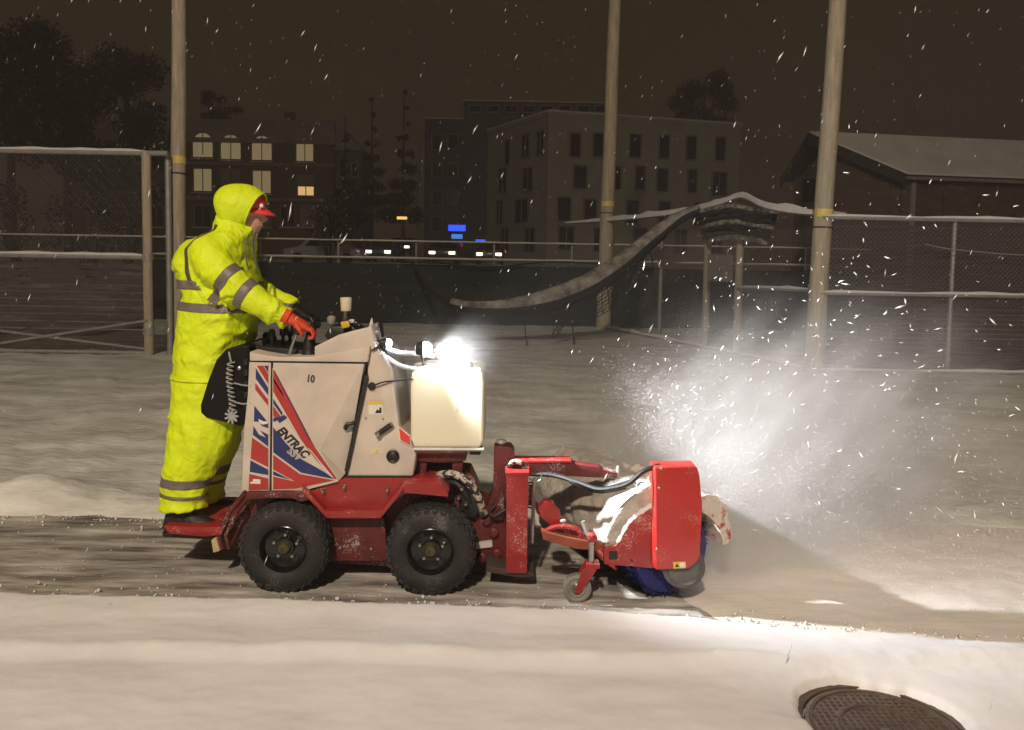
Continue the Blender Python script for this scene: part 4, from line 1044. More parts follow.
for x0, x1 in ((417, 427), (452, 463)):
    prism([(x0, 461), (x1, 461), (x1 - 2, 480), (x0, 480)], .24, .30).build('bracket_leg', REDDK, bk, bevel=.004)
M().tube([P(412, 449.2, .16), P(484, 449.6, .16)], .010, 8).build('tank_strap', GALV, bk)
prism([(468, 449), (482, 450), (480, 455), (470, 455)], .20, .30).build('drain_valve', BLACK, bk, bevel=.004)
def work_lamp(px, py, Y, r, mm, watts, glow, aim, cone, name):
    c = P(px, py, Y)
    h = M().lathe(c + Vector((-.05, 0, 0)), (1, 0, 0), [(0, r * .5), (.005, r * .8), (.03, r * 1.05), (.045, r * 1.08), (.045, r * .9)], 20).build(name, BLACK, V, smooth=True)
    blob(M(), c, r * 1.0, r, r, None, 16, 11).build('lens', mm, h, smooth=True)
    M().tube([c + Vector((-.03, .01, 0)), P(px - 1, py + 16, Y + .06)], .007, 6).build('lamp_stem', BLACK, h)
    ld = bpy.data.lights.new(name + '_beam', 'SPOT'); ld.energy = watts; ld.color = (.98, .98, 1.0); ld.shadow_soft_size = .025
    ld.spot_size = R(cone); ld.spot_blend = 1.0
    lo = bpy.data.objects.new(name + '_beam', ld); COL.objects.link(lo); lo.parent = V
    lo.location = c + Vector((r + .012, -.005, 0)) - VR
    lo.rotation_euler = Vector(aim).to_track_quat('-Z', 'Y').to_euler()
def blob(m_, c, rx, ry, rz, rot=None, n=14, k=9):
    rr = []
    for i in range(k):
        th = math.pi * (i + .02) / (k - 1 + .04); row = []
        for j in range(n):
            p = 2 * math.pi * j / n; q = Vector((rx * math.sin(th) * math.cos(p), ry * math.sin(th) * math.sin(p), rz * math.cos(th)))
            row.append(c + (rot @ q if rot is not None else q))
        rr.append(row)
    return m_.rings(rr)
work_lamp(425, 349, .145, .038, LEDE, WORK_LAMP_W, 0, (1, .42, -.16), 128, 'work_lamp')
work_lamp(388, 343, .20, .022, LEDE2, 3.0, 0, (1, -.4, -.6), 170, 'marker_lamp')

# --- front hitch, hoses
prism([(452, 500), (505, 513), (508, 560), (470, 566), (452, 545)], .26, .56).build('hitch_frame', REDDK, V, bevel=.01)
prism([(404, 462), (470, 470), (480, 492), (474, 505), (440, 500)], .34, .50).build('front_bulkhead', REDDK, V, bevel=.01)
M().tube(smoothpath([P(436, 476, .24), P(452, 474, .20), P(468, 482, .18), P(478, 497, .18), P(484, 514, .22)]), .022, 8).build('hydraulic_hose', HOSEFROST, V, smooth=True)
M().tube(smoothpath([P(440, 484, .26), P(455, 482, .22), P(466, 494, .20), P(472, 512, .24)]), .020, 8).build('hydraulic_hose', BLACK, V, smooth=True)
prism([(458, 496), (474, 494), (482, 508), (474, 518), (460, 516)], .20, .28).build('coupler', BLACK, V, bevel=.012)
for k, (x, y) in enumerate([(459, 497), (462, 488), (466, 503)]):
    M().lathe(P(x, y, .19), (0, -1, 0), [(0, .012), (.02, .012), (.03, .006)], 10).build('hose_fitting', STEEL, V, smooth=True)
prism([(475, 543), (492, 541), (492.5, 547), (476, 549)], .24, .26).build('serial_plate', mat('plate_grey', (.5, .48, .45), .4), V)
for x, y in ((487, 520), (494, 532), (482, 557), (497, 553)):
    M().lathe(P(x, y, .26), (0, -1, 0), [(-.01, .028), (.02, .028), (.03, .016), (.03, .001)], 14).build('hitch_pin', REDDK, V, smooth=True)

# ================================================================== ROTARY BROOM
BN = P(674, 549, .02)                                   # near end of the brush axis
AX = Vector((-.42, 1.0, 0)).normalized(); LB = 1.14     # axis runs away and to the left
FW = Vector((AX.y, -AX.x, 0))                           # forward of the brush
RB = .245
BN.z = RB + .005
BR = thing('rotary_broom', (BN.x, BN.y, 0), 'red rotary broom with blue bristles and snow-caked hood on the tractor front', 'broom')
def bpt(s, ang, r):                                     # point round the brush axis: ang 0 = forward, 90 = up
    a = R(ang); return BN + AX * s + (FW * math.cos(a) + Vector((0, 0, 1)) * math.sin(a)) * r
# brush: core with thousands of bristle tufts
core = M().lathe(BN + AX * .02, AX, [(0, .02), (0, .215), (.02, .225), (LB - .06, .225), (LB - .04, .215), (LB - .04, .02)], 48).build('brush', BRISTLE, BR, smooth=True)
br_ = M(); r2 = random.Random(5)
for i in range(9000):
    s = r2.uniform(.03, LB - .03); a = r2.uniform(0, 360); rr = RB * r2.uniform(.94, 1.01); lean = r2.uniform(2, 7)
    w = .0028; p0 = bpt(s, a, .19); p1 = bpt(s + r2.uniform(-.02, .02), a - lean, rr)
    br_.add([p0 - AX * w, p0 + AX * w, p1 + AX * w * 2.2, p1 - AX * w * 2.2], [(0, 1, 2, 3)])
kind(br_.build('bristles', BRISTLE, core), 'stuff')
M().lathe(BN + AX * .012, -AX, [(-.01, .11), (.0, .115), (.004, .10), (.004, .06), (.02, .05), (.02, .001)], 40).build('end_disc', mat('disc_grey', (.10, .10, .10), .5, metal=.2, var=.3, vscale=12), core, smooth=True)
# hood: curved sheet round the back and top, snow caked
RHD = .278
hood = []; N = 20
for k in range(N + 1):
    a = 18 + (205 - 18) * k / N
    hood.append((a, RHD))
mh = M(); rows = []
for s in np.linspace(.15, LB, 12): rows.append([bpt(s, a, r) for a, r in hood] + [bpt(s, a, r - .008) for a, r in reversed(hood)])
mh.rings(rows); hd = mh.build('hood', REDFROST, BR, smooth=True)
# snow crust on the hood
rows = []; ss = np.linspace(.17, LB - .01, 70)
for s in ss:
    row = []
    top = []
    for k in range(41):
        a = 40 + 145 * k / 40
        th = .012 + .020 * max(0, fbm(s * 3, a * .03, 1.0) + .45) + .004 * fbm(s * 14, a * .14, 3.0)
        edge = min(1, k / 3, (40 - k) / 3); thr = fbm(s * 4.1, a * .04, 8.0)
        cut = 1 if thr > -.30 else .15
        if a > 120: cut *= .7 + .6 * thr
        top.append(bpt(s, a, RHD + .002 + max(.001, th * edge * cut)))
    bot = [bpt(s, 40 + 145 * k / 40, RHD - .004) for k in range(40, -1, -1)]
    rows.append(top + bot)
M().rings(rows).build('snow_crust', DIRTY, hd, smooth=True)
# front flap at the near end, caked with snow
rows = []
for s in np.linspace(-.08, .55, 28):
    a_ = []
    for k in range(13):
        a = 78 - 70 * k / 12 + 7 * fbm(s * 9, k * .3)
        a_.append(bpt(s, a, RHD + .012 + .020 * fbm(s * 11, a * .08, 2.0) + .055 * math.sin(math.pi * (k / 12) ** .7) + (.01 * fbm(s * 30, a * .3) )))
    b_ = [bpt(s, 78 - 70 * k / 12, RHD - .03) for k in range(12, -1, -1)]
    rows.append(a_ + b_)
M().rings(rows).build('front_flap', mat('flap_snowy', (.35, .03, .025), .8, col2=(.60, .54, .48), thr=(.34, .46), vscale=17, bump=.6, bscale=40), hd, smooth=True)
# near end plate
ep = prism([(603.5, 548), (616, 545.5), (628, 526), (636, 517), (652, 507.5), (660, 500), (690, 500), (700, 530), (696, 560), (652, 568.5), (604, 564.5)], -.045, .0).build('end_plate', RED, BR, bevel=.006)
prism([(604, 548), (606, 538), (611, 526), (619, 512), (630, 499), (642, 489), (653, 483), (653, 530), (620, 548)], -.03, .02).build('caked_snow', DIRTY, ep, bevel=.012)
prism([(609, 551), (617.5, 551), (617.5, 559.5), (609, 559.5)], -.047, -.044).build('socket', BLACK, ep)
M().tube(smoothpath([P(618, 543, -.03), P(628, 524.5, -.03), P(637, 515.5, -.03), P(652, 505.5, -.03)]), [.012 + .006 * math.sin(i) ** 2 for i in range(19)], 8).build('snow_ridge', SNOWCAP, ep, smooth=True)
# motor guard: tall box with a bent left cheek
gd = M()
gp = [(655.5, 467.5), (697, 467), (699.5, 475), (702.5, 505), (700, 556), (696, 563), (690, 568), (657, 570)]
a = PX(gp, -.115); b = [Vector((p.x, .02, p.z)) for p in a]
cheek = PX([(652.8, 469.5), (652.8, 567)], -.085)
n = len(a)
gd.add(a + b + cheek + [Vector((c.x, .02, c.z)) for c in cheek],
       [tuple(range(n))] + [tuple(range(2 * n - 1, n - 1, -1))] + [(i, i + n, i + n + 1, i + 1) for i in range(n - 1)] + [(0, n - 1, 2 * n + 1, 2 * n), (2 * n, 2 * n + 1, 2 * n + 3, 2 * n + 2), (0, 2 * n, 2 * n + 2, n), (n - 1, 2 * n - 1, 2 * n + 3, 2 * n + 1), (n, 2 * n + 2, 2 * n + 3, 2 * n - 1)])
gd = gd.build('motor_guard', mat('guard_red_lit', (.42, .024, .020), .36, var=.06, vscale=6, bump=.03, bscale=40, coat=.3, spatter=.25), BR, bevel=.006)  # brighter than the other reds: lamp light on the guard put into its colour
for x, y in ((659, 488), (656.5, 549), (661, 468.5)):
    M().lathe(P(x, y, -.115), (0, -1, 0), [(0, .007), (.005, .007), (.008, .003)], 8).build('bolt', STEEL, gd, smooth=True)
st = patch([(673, 562), (685.5, 561.5), (686, 568), (673.5, 568.5)], -.1152, STICKY, gd)
patch([(679.5, 562.8), (684.8, 562.5), (685, 567), (680, 567.2)], -.1172, WHITEDEC, st, 'sticker_field')
patch([(675, 567), (677, 563.4), (679, 566.8)], -.1172, BLACK, st, 'pictogram')
M().lathe(P(683, 566, -.06), (0, -1, 0), [(0, .11), (.02, .108), (.03, .09), (.022, .08), (.022, .001)], 30).build('bearing_housing', mat('disc_grey', (0, 0, 0)), BR, smooth=True)

# upright post, tower, arm and linkage
po = prism([(506.5, 475), (528.3, 475), (527, 573.5), (505.8, 573.5)], .08, .20).build('upright_post', RED, BR, bevel=.006)
prism([(505, 472.5), (529.5, 472.5), (528.3, 476), (506, 476)], .075, .205).build('post_cap', RED, po, bevel=.004)
prism([(494, 447.5), (498, 446), (511, 447), (514.5, 452), (514.5, 476), (505, 490), (503, 520), (493, 520), (486, 508), (493, 490)], .22, .34).build('hitch_tower', REDDK, BR, bevel=.006)
M().lathe(P(501, 446, .27), (0, 0, 1), [(-.01, .02), (.01, .02), (.02, .012), (.02, .03), (.035, .026), (.04, .001)], 12).build('tower_pin', GALV, BR, smooth=True)
ar = prism([(514, 461.5), (572, 462), (574, 464), (600, 467.5), (602, 470), (617, 473), (617, 478.5), (600, 478), (572, 476.5), (514, 476.5)], .20, .28).build('lift_arm', REDDK, BR, bevel=.005)
prism([(514, 460), (571, 460.5), (572, 463), (514, 463)], .19, .29).build('arm_plate', RED, ar, bevel=.003)
M().tube([P(601, 474, .24), P(617, 475.5, .24)], .016, 8).build('arm_snow', DIRTY, ar, smooth=True)
M().lathe(P(618, 473, .24), (0, 0, 1), [(-.03, .01), (.03, .01), (.04, .005)], 8).build('arm_pin', GALV, ar)
prism([(480, 505), (506, 512), (506, 556), (478, 560)], .30, .50).build('pivot_block', REDDK, BR, bevel=.01)
prism([(486, 566), (534, 573.5), (534, 577), (520, 578), (486, 572)], .10, .36).build('skid_plate', mat('skid_steel', (.07, .055, .045), .6, metal=.4, var=.3), BR, bevel=.004)
# black hoses round the tower
M().tube(smoothpath([P(508, 468, .18), P(513, 462, .15), P(521, 463, .15), P(525, 470, .17), P(519, 476, .20)]), .013, 8).build('hose', HOSEFROST, BR, smooth=True)
M().tube(smoothpath([P(510, 474, .20), P(515, 466, .17), P(522, 467, .17), P(526, 474, .2)]), .010, 8).build('hose', BLACK, BR, smooth=True)
M().tube(smoothpath([P(496, 505, .21), P(490, 512, .20), P(494, 516, .19), P(505, 510, .20)]), .007, 8).build('hose', BLACK, BR, smooth=True)
# long drooping hose to the guard
M().tube(smoothpath([P(526, 474, .22), P(552, 475, .18), P(577, 482, .10), P(598, 489, .02), P(615, 487.5, -.03), P(629, 483, -.06), P(644, 471, -.07), P(660, 465.5, -.06)]), .013, 8).build('drive_hose', BLACK, BR, smooth=True)
M().tube(smoothpath([P(570, 481, .12), P(596, 491, .05), P(612, 490, .0), P(626, 487, -.02)]), .011, 8).build('drive_hose', BLACK, BR, smooth=True)
# spring and rod right of the post
M().tube([P(534, 478, .16), P(533.5, 500, .16), P(532, 543, .16)], [.008, .010, .010], 8).build('rod', STEEL, BR, smooth=True)
M().tube(smoothpath([P(529, 478, .15), P(535, 482, .15), P(541, 479, .15), P(541, 474, .15)]), .004, 6).build('rod_clip', STEEL, BR)
sp = []
for i in range(90):
    f = i / 89; a = f * 2 * math.pi * 9; sp.append(P(530.5, 483 + 24 * f, .22) + Vector((math.cos(a) * .022, math.sin(a) * .022, 0)))
M().tube(sp, .005, 5).build('spring', RED, BR, smooth=True)
# swing frame: red loop plates and lower bar
lp = prism([(538, 507), (545, 500), (553, 503), (560, 512), (562, 521), (556, 529), (548, 524), (540, 517)], .06, .12).build('swing_link', RED, BR, bevel=.012)
ring = [P(563 + 18 * math.cos(a), 534 + 7.5 * math.sin(a), .03) for a in np.linspace(0, 2 * math.pi, 25)]
M().tube(ring, .014, 8, cap=False).build('eye_plate', RED, BR, smooth=True)
prism([(541, 531), (560, 536), (605, 545), (606, 551), (575, 549), (543, 540)], -.01, .05).build('lower_bar', mat('bar_rust', (.24, .06, .035), .6, var=.3, vscale=14), BR, bevel=.005)
M().lathe(P(592, 537, .0), (0, -1, 0), [(-.03, .025), (.03, .025), (.036, .015)], 12).build('pivot_pin', RED, BR, smooth=True)
M().tube([P(583, 521, .03), P(587, 532, .02), P(592, 540, .0)], [.012, .014, .010], 8).build('link_rod', GALV, BR, smooth=True)
for x, y, r, Y in ((606, 541, .020, -.02), (563, 521, .014, .05)):
    c = P(x, y, Y); mm = M()
    me_r = []
    for i in range(7):
        th = math.pi * i / 6
        me_r.append([c + Vector((math.sin(th) * math.cos(p) * 1.2, math.sin(th) * math.sin(p), math.cos(th) * .8)) * r * (1 + .35 * fbm(x + i, p * 2, y)) for p in np.linspace(0, 2 * math.pi, 10, endpoint=False)])
    mm.rings(me_r).build('snow_clod', DIRTY, BR, smooth=True)
# caster wheel
cw = P(577, 585.5, -.02); cw.z = .072
cst = M().lathe(cw, (0, -1, 0), [(-.018, .02), (-.018, .045), (.018, .045), (.02, .03), (.012, .02), (.024, .012), (.024, .001)], 24).build('caster_wheel', STEEL, BR, smooth=True)
M().lathe(cw, (0, -1, 0), [(-.02, .045), (-.024, .06), (-.016, .073), (.016, .073), (.024, .06), (.02, .045)], 30, cap=False).build('tyre', mat('caster_tyre', (.20, .19, .18), .7, var=.3, vscale=20), cst, smooth=True)
fk = M()
for s in (-1, 1):
    fk.poly([cw + Vector((dx, s * .032, dz)) for dx, dz in ((-.014, -.014), (.014, -.014), (.095, .11), (.060, .135), (.02, .10))], (0, .006 * s, 0))
fk.box(cw + Vector((.075, 0, .125)), (.07, .075, .02)); fk.build('fork', RED, cst)
M().tube([cw + Vector((.07, 0, .12)), cw + Vector((.07, 0, .26))], .016, 10).build('stem', STEEL, cst, smooth=True)

# ================================================================== OPERATOR
YP = .42
PR = Vector((P(195, 526, YP).x, YP, P(195, 526, YP).z))
MAN = thing('person', PR, 'person in hooded hi-vis yellow rain suit standing on the tractor and holding its handle', 'person')
def oval(c, u, v, a, b, n=20, pw=2.0):
    out = []
    for k in range(n):
        t = 2 * math.pi * k / n; ct, st = math.cos(t), math.sin(t)
        out.append(c + u * (a * math.copysign(abs(ct) ** (2 / pw), ct)) + v * (b * math.copysign(abs(st) ** (2 / pw), st)))
    return out
def hring(xl, xr, py, Y, b, n=20):
    """horizontal-ish cross-section between two outline pixels"""
    a = P(xl, py, Y); c = P(xr, py, Y); return oval((a + c) / 2, (c - a).normalized(), Vector((0, 1, 0)), (c - a).length / 2, b, n, 2.3)
def limb(ctrl, n=14, sub=4):
    pts = smoothpath([P(x, y, Y) for x, y, Y, *_ in ctrl], sub); k = len(ctrl)
    tt = np.linspace(0, k - 1, len(pts)); ra = np.interp(tt, range(k), [c[3] for c in ctrl]); rb = np.interp(tt, range(k), [c[4] for c in ctrl])
    rr = []
    for i, p in enumerate(pts):
        t = (pts[min(i + 1, len(pts) - 1)] - pts[max(i - 1, 0)]).normalized()
        v = Vector((0, 1, 0)); v = (v - t * v.dot(t)).normalized(); u = v.cross(t)
        rr.append(oval(p, u, v, ra[i], rb[i], n))
    return rr
body = M()
tor = [(224, 250, 222, .10), (216, 254, 231, .14), (199, 254, 239, .215), (187, 253, 250, .245), (183, 254, 262, .24), (181, 257, 272, .245), (185, 260, 282, .245), (186, 262, 295, .245),
       (184, 260, 308, .245), (182, 257, 322, .245), (180, 253, 340, .245), (179, 248, 358, .245), (178, 244, 372, .25), (177, 243, 383, .252)]
body.rings([hring(a, b, y, YP, w) for a, b, y, w in tor])
# seat and legs of the trousers
body.rings([hring(184, 238, y, YP, .22) for y in (376, 390, 402)])
NLEG = [(205, 384, .30, .175, .125), (202, 412, .29, .180, .125), (199, 436, .28, .172, .12), (193, 458, .28, .148, .115), (187, 478, .28, .132, .11), (184.5, 492, .28, .128, .11), (184, 503, .28, .132, .115), (184, 508, .28, .128, .115)]
FLEG = [(216, 384, .54, .16, .12), (217, 412, .55, .16, .12), (217, 436, .56, .14, .115), (213, 458, .57, .115, .11), (209, 478, .57, .098, .10), (207.5, 492, .57, .095, .10), (207, 499, .57, .092, .10)]
ARM = [(206, 247, .26, .09, .09), (211, 261, .20, .100, .090), (223, 276, .175, .096, .085), (239, 289, .165, .088, .080), (255, 300, .16, .079, .074), (269, 309, .16, .070, .067), (281, 315, .165, .063, .061), (288, 318.5, .168, .062, .060)]
FARM = [(210, 246, .58, .09, .09), (224, 264, .66, .10, .09), (242, 282, .68, .095, .088), (262, 293, .66, .083, .08), (280, 303, .60, .072, .068), (294, 309, .55, .060, .058)]
body.rings(limb(NLEG)); body.rings(limb(FLEG))
body.rings(limb(ARM)); body.rings(limb(FARM))
# hunched cape of the jacket across the upper back
body.rings([hring(a, b, y, YP, w) for a, b, y, w in ((192, 218, 241, .14), (184, 216, 247, .17), (178, 218, 255, .19), (175.5, 220, 263, .215), (177.5, 220, 270, .215))])
# collar
col_ = [(216, 244, 214, .10), (215, 252, 224, .115), (214, 257, 231, .13), (211, 255, 240, .15)]
body.rings([hring(a, b, y, YP, w) for a, b, y, w in col_])
tmp = body.build('tmp_body', HIVIS)
md = tmp.modifiers.new('r', 'REMESH'); md.mode = 'VOXEL'; md.voxel_size = .0105
md = tmp.modifiers.new('s', 'SMOOTH'); md.factor = .5; md.iterations = 9
bpy.context.view_layer.update()
me = bpy.data.meshes.new_from_object(tmp.evaluated_get(bpy.context.evaluated_depsgraph_get())); bpy.data.objects.remove(tmp)
# cloth folds
me.update()
nrm = [v.normal.copy() for v in me.vertices]
armpts = [P(x, y, Y) for x, y, Y, *_ in ARM]; farmpts = [P(x, y, Y) for x, y, Y, *_ in FARM]
def seg_param(p, pts):
    best = (9, 0)
    acc = 0
    for a, b in zip(pts[:-1], pts[1:]):
        d = b - a; L = d.length; t = max(0, min(1, (p - a).dot(d) / (L * L))); q = a + d * t; e = (p - q).length
        if e < best[0]: best = (e, acc + t * L)
        acc += L
    return best
def rdg(x): return 1 - 2 * abs(math.sin(x / 2))
for v, nn in zip(me.vertices, nrm):
    p = v.co
    ea, sa = seg_param(p, armpts)
    if ea < .16: f = .013 * rdg(sa * 62 + 5 * fbm(p.x * 5, p.y * 5, p.z * 5)) * (.4 + fbm(p.x * 4, p.y * 4, p.z * 4 + 3)) * (1.5 if .25 < sa < .42 or sa > .5 else .8)
    else:
        w = p.x * .55 + p.z + .25 * fbm(p.x * 3, p.y * 3, p.z * 3)
        f = .011 * rdg(w * 26 + 4 * fbm(p.x * 2.5, p.y * 2.5, p.z * 4)) * (.25 + abs(fbm(p.x * 3, p.y * 3, p.z * 3 + 9)))
        f += .006 * fbm(p.x * 7, p.y * 7, p.z * 2.2, 5)
        if p.z < PR.z + .32: f += .008 * rdg(p.z * 105 + 4 * fbm(p.x * 6, p.y * 6, 0)) * (1 - (p.z - PR.z) / .32)
    v.co = p + nn * f
# trim the reflective bands out of the body surface
bm = bmesh.new(); bm.from_mesh(me); bpy.data.meshes.remove(me)
def cut(co, no): bmesh.ops.bisect_plane(bm, geom=bm.verts[:] + bm.edges[:] + bm.faces[:], plane_co=co, plane_no=no, dist=1e-5)
zz = lambda py, Y=.16: P(200, py, Y).z
bands = []
UP = Vector((0, 0, 1)); tilt = Vector((.03, 0, 1)).normalized()
def hband(y0, y1, Y, xmin, xmax, cond):
    a, b = P(190, y1, Y), P(190, y0, Y)
    cut(a, tilt); cut(b, tilt); bands.append((lambda c, a=a, b=b: (c - a).dot(tilt) > 0 and (c - b).dot(tilt) < 0 and cond(c)))
isarm = lambda c: seg_param(c, armpts)[0] < .135 and c.y < .30 or (seg_param(c, farmpts)[0] < .125 and c.y > .57)
hband(281, 290, .16, 0, 0, lambda c: not isarm(c)); hband(303.5, 312.5, .16, 0, 0, lambda c: not isarm(c))
for y0, y1 in ((482.5, 491.5), (499, 502.5)):
    hband(y0, y1, .16, 0, 0, lambda c: c.z < PR.z + .5)
hem_k = len(bands)
hband(378.5, 383.5, .16, 0, 0, lambda c: not isarm(c) and c.z > PR.z + .6)
def aband(pts, s0, s1, test):
    acc = 0; planes = []
    for s in (s0, s1):
        acc = 0
        for a, b in zip(pts[:-1], pts[1:]):
            L = (b - a).length
            if acc + L >= s: planes.append((a.lerp(b, (s - acc) / L), (b - a).normalized())); break
            acc += L
    (c0, n0), (c1, n1) = planes
    n0 = n1 = (n0 + n1).normalized()
    cut(c0, n0); cut(c1, n1)
    bands.append(lambda c: (c - c0).dot(n0) > 0 and (c - c1).dot(n1) < 0 and test(c))
aband(armpts, .225, .275, lambda c: seg_param(c, armpts)[0] < .15 and c.y < .29)
aband(armpts, .345, .395, lambda c: seg_param(c, armpts)[0] < .14 and c.y < .27)
aband(farmpts, .23, .28, lambda c: seg_param(c, farmpts)[0] < .14 and c.y > .57)
aband(farmpts, .34, .39, lambda c: seg_param(c, farmpts)[0] < .14 and c.y > .57)
# shoulder strip: slanting plane over the near shoulder
sa_, sb_, sc_ = P(224, 226, .34), P(196, 246, .24), P(182, 279, .17)
pn = (sb_ - sa_).cross(sc_ - sa_).normalized()
for off in (-.011, .011): cut(sb_ + pn * off, pn)
ztop = P(200, 224, .3).z; zlow = P(200, 281, .16).z
bands.append(lambda c: abs((c - sb_).dot(pn)) < .011 and zlow < c.z < ztop and c.x < P(226, 230, .3).x and c.y < YP - .02 and not (c.x > P(205, 250, .2).x and c.z < P(205, 250, .2).z))
bm.faces.ensure_lookup_table()
sel = []
for f in bm.faces:
    c = f.calc_center_median()
    for k, t in enumerate(bands):
        if t(c): sel.append((f, k)); break
groups = {}
for f, k in sel: groups.setdefault(k, []).append(f)
bm.normal_update()
def shell(faces, name, mm, off=.003):
    vid = {}; vs = []; fs = []
    for f in faces:
        idx = []
        for v in f.verts:
            if v.index not in vid: vid[v.index] = len(vs); vs.append(v.co + v.normal * off - PR)
            idx.append(vid[v.index])
        fs.append(idx)
    m2 = bpy.data.meshes.new(name); m2.from_pydata([tuple(v) for v in vs], [], fs)
    for p in m2.polygons: p.use_smooth = True
    m2.materials.append(mm); o = bpy.data.objects.new(name, m2); COL.objects.link(o); o.parent = MAN; ROOT[o.name] = PR
    sd_ = o.modifiers.new('th', 'SOLIDIFY'); sd_.thickness = .003; sd_.offset = -1
bm.verts.index_update()
for k, fs_ in groups.items():
    if k == hem_k: shell(fs_, 'jacket_hem', HIVIS, .007); continue
    shell(fs_, 'shoulder_strip' if k == len(bands) - 1 else 'reflective_band', PIPING if k == len(bands) - 1 else REFL)
for v in bm.verts: v.co -= PR
mb = bpy.data.meshes.new('rain_suit'); bm.to_mesh(mb); bm.free()
for p in mb.polygons: p.use_smooth = True
mb.materials.append(HIVIS); bo = bpy.data.objects.new('rain_suit', mb); COL.objects.link(bo); bo.parent = MAN; ROOT[bo.name] = PR

def remeshed(m_, name, mm, parent, vox, it=4):
    o = m_.build('tmp', mm); q = o.modifiers.new('r', 'REMESH'); q.mode = 'VOXEL'; q.voxel_size = vox
    q = o.modifiers.new('s', 'SMOOTH'); q.factor = .5; q.iterations = it
    bpy.context.view_layer.update()
    e = bpy.data.meshes.new_from_object(o.evaluated_get(bpy.context.evaluated_depsgraph_get())); bpy.data.objects.remove(o)
    off = ROOT[parent.name]
    for v in e.vertices: v.co -= off
    for p in e.polygons: p.use_smooth = True
    e.materials.clear(); e.materials.append(mm); e.name = name
    o = bpy.data.objects.new(name, e); COL.objects.link(o); o.parent = parent; ROOT[o.name] = off; return o
# head and face (turned to the right of the picture, looking a little down)
HC = P(246, 212.5, YP)
RT = Matrix.Rotation(R(10), 3, 'Y')
def hp(x, y, z): return HC + RT @ Vector((x, y, z))
h = M()
blob(h, hp(-.01, 0, .025), .098, .078, .105); blob(h, hp(.035, 0, -.045), .062, .060, .075)
blob(h, hp(.055, 0, -.090), .035, .036, .026)                                     # chin
h.tube([hp(.088, 0, .018), hp(.112, 0, -.020), hp(.098, 0, -.030)], [.010, .015, .009], 8)       # nose
h.tube([hp(.080, -.05, .034), hp(.094, 0, .036), hp(.080, .05, .034)], .010, 8)                     # brow
h.tube([hp(.082, -.026, -.056), hp(.096, 0, -.054), hp(.082, .026, -.056)], .009, 8)               # lips
for s_ in (-1, 1): blob(h, hp(-.005, s_ * .076, -.01), .018, .010, .032)
h.tube([hp(-.03, 0, -.06), hp(-.035, 0, -.18)], .055, 12)
hd_ = remeshed(h, 'head', SKIN, MAN, .006, 3)
for s_ in (-1, 1):
    blob(M(), hp(.080, s_ * .030, .014), .012, .013, .011).build('eye', mat('eye_white', (.6, .58, .55), .3), hd_, smooth=True)
    blob(M(), hp(.089, s_ * .030, .013), .005, .006, .006).build('pupil', BLACK, hd_, smooth=True)
    M().tube([hp(.084, s_ * .015, .036), hp(.086, s_ * .032, .041), hp(.076, s_ * .048, .036)], .005, 6).build('eyebrow', mat('brow_brown', (.06, .035, .02), .8), hd_)
M().tube([hp(.088, -.020, -.056), hp(.103, 0, -.055), hp(.088, .020, -.056)], .004, 6).build('mouth', mat('lip_pink', (.42, .15, .13), .5), hd_, smooth=True)
# white neck gaiter over jaw and cheeks
g = M(); rr = []
for z, a, b in ((-.150, .060, .070), (-.115, .066, .072), (-.090, .070, .070), (-.070, .068, .068), (-.055, .064, .066)):
    rr.append([hp(.012 + a * math.cos(t) * (1.0 if math.cos(t) > 0 else .9), b * math.sin(t), z - .02 * math.cos(t)) for t in np.linspace(0, 2 * math.pi, 24, endpoint=False)])
g.rings(rr, cap=False).build('neck_gaiter', GAITER, MAN, smooth=True)
# red cap with brim
cpm = M(); rr = []
for z, a in ((.040, .108), (.070, .106), (.100, .092), (.122, .06), (.130, .01)):
    rr.append([hp(-.008 + a * math.cos(t), a * .82 * math.sin(t), z) for t in np.linspace(0, 2 * math.pi, 24, endpoint=False)])
cap_ = cpm.rings(rr).build('cap', CAPRED, MAN, smooth=True)
bmr = []
for f in np.linspace(0, 1, 6):
    row = []
    for t in np.linspace(-1.15, 1.15, 13):
        r_ = .095 + .075 * f * math.cos(t * .9)
        row.append(hp(-.008 + r_ * math.cos(t), .080 * math.sin(t) * (1 + .1 * f), .048 - .030 * f - .020 * abs(math.sin(t)) * (1 - .3 * f)))
    bmr.append(row)
br0 = M().rings(bmr, cap=False, closed=False); bo_ = br0.build('brim', CAPRED, cap_, smooth=True); sm = bo_.modifiers.new('t', 'SOLIDIFY'); sm.thickness = .006
blob(M(), hp(.09, -.045, .052), .012, .006, .012).build('cap_badge', WHITEDEC, cap_, smooth=True)
# hood
hr = []
def rim_ring(cx, cy, half_px, half_w, ang, n=28, drop=0.0):
    c = P(cx, cy, YP); u = Vector((math.sin(R(ang)), 0, math.cos(R(ang)))); a = half_px / ppm(YP)
    return [c + u * (a * math.cos(t)) + Vector((0, 1, 0)) * (half_w * math.sin(t)) + Vector((0, 0, .004)) * math.sin(t * 3 + cx) for t in np.linspace(0, 2 * math.pi, n, endpoint=False)]
for cx, cy, hpx, hw, ang in ((216.5, 202, 3, .03, -20), (218, 204, 11, .075, -10), (222, 206.5, 19, .110, -2), (230, 208.5, 25, .128, 6), (239, 209.5, 27, .130, 14), (246, 210.5, 25, .124, 20), (252, 211.2, 21.5, .116, 25), (255, 211.6, 19.3, .108, 27)):
    hr.append(rim_ring(cx, cy, hpx, hw, ang))
for i, row in enumerate(hr):
    for j, p in enumerate(row): hr[i][j] = p + Vector((0, 0, 0)) + (p - P(238, 210, YP)).normalized() * (.007 * fbm(p.x * 9, p.y * 9, p.z * 9))
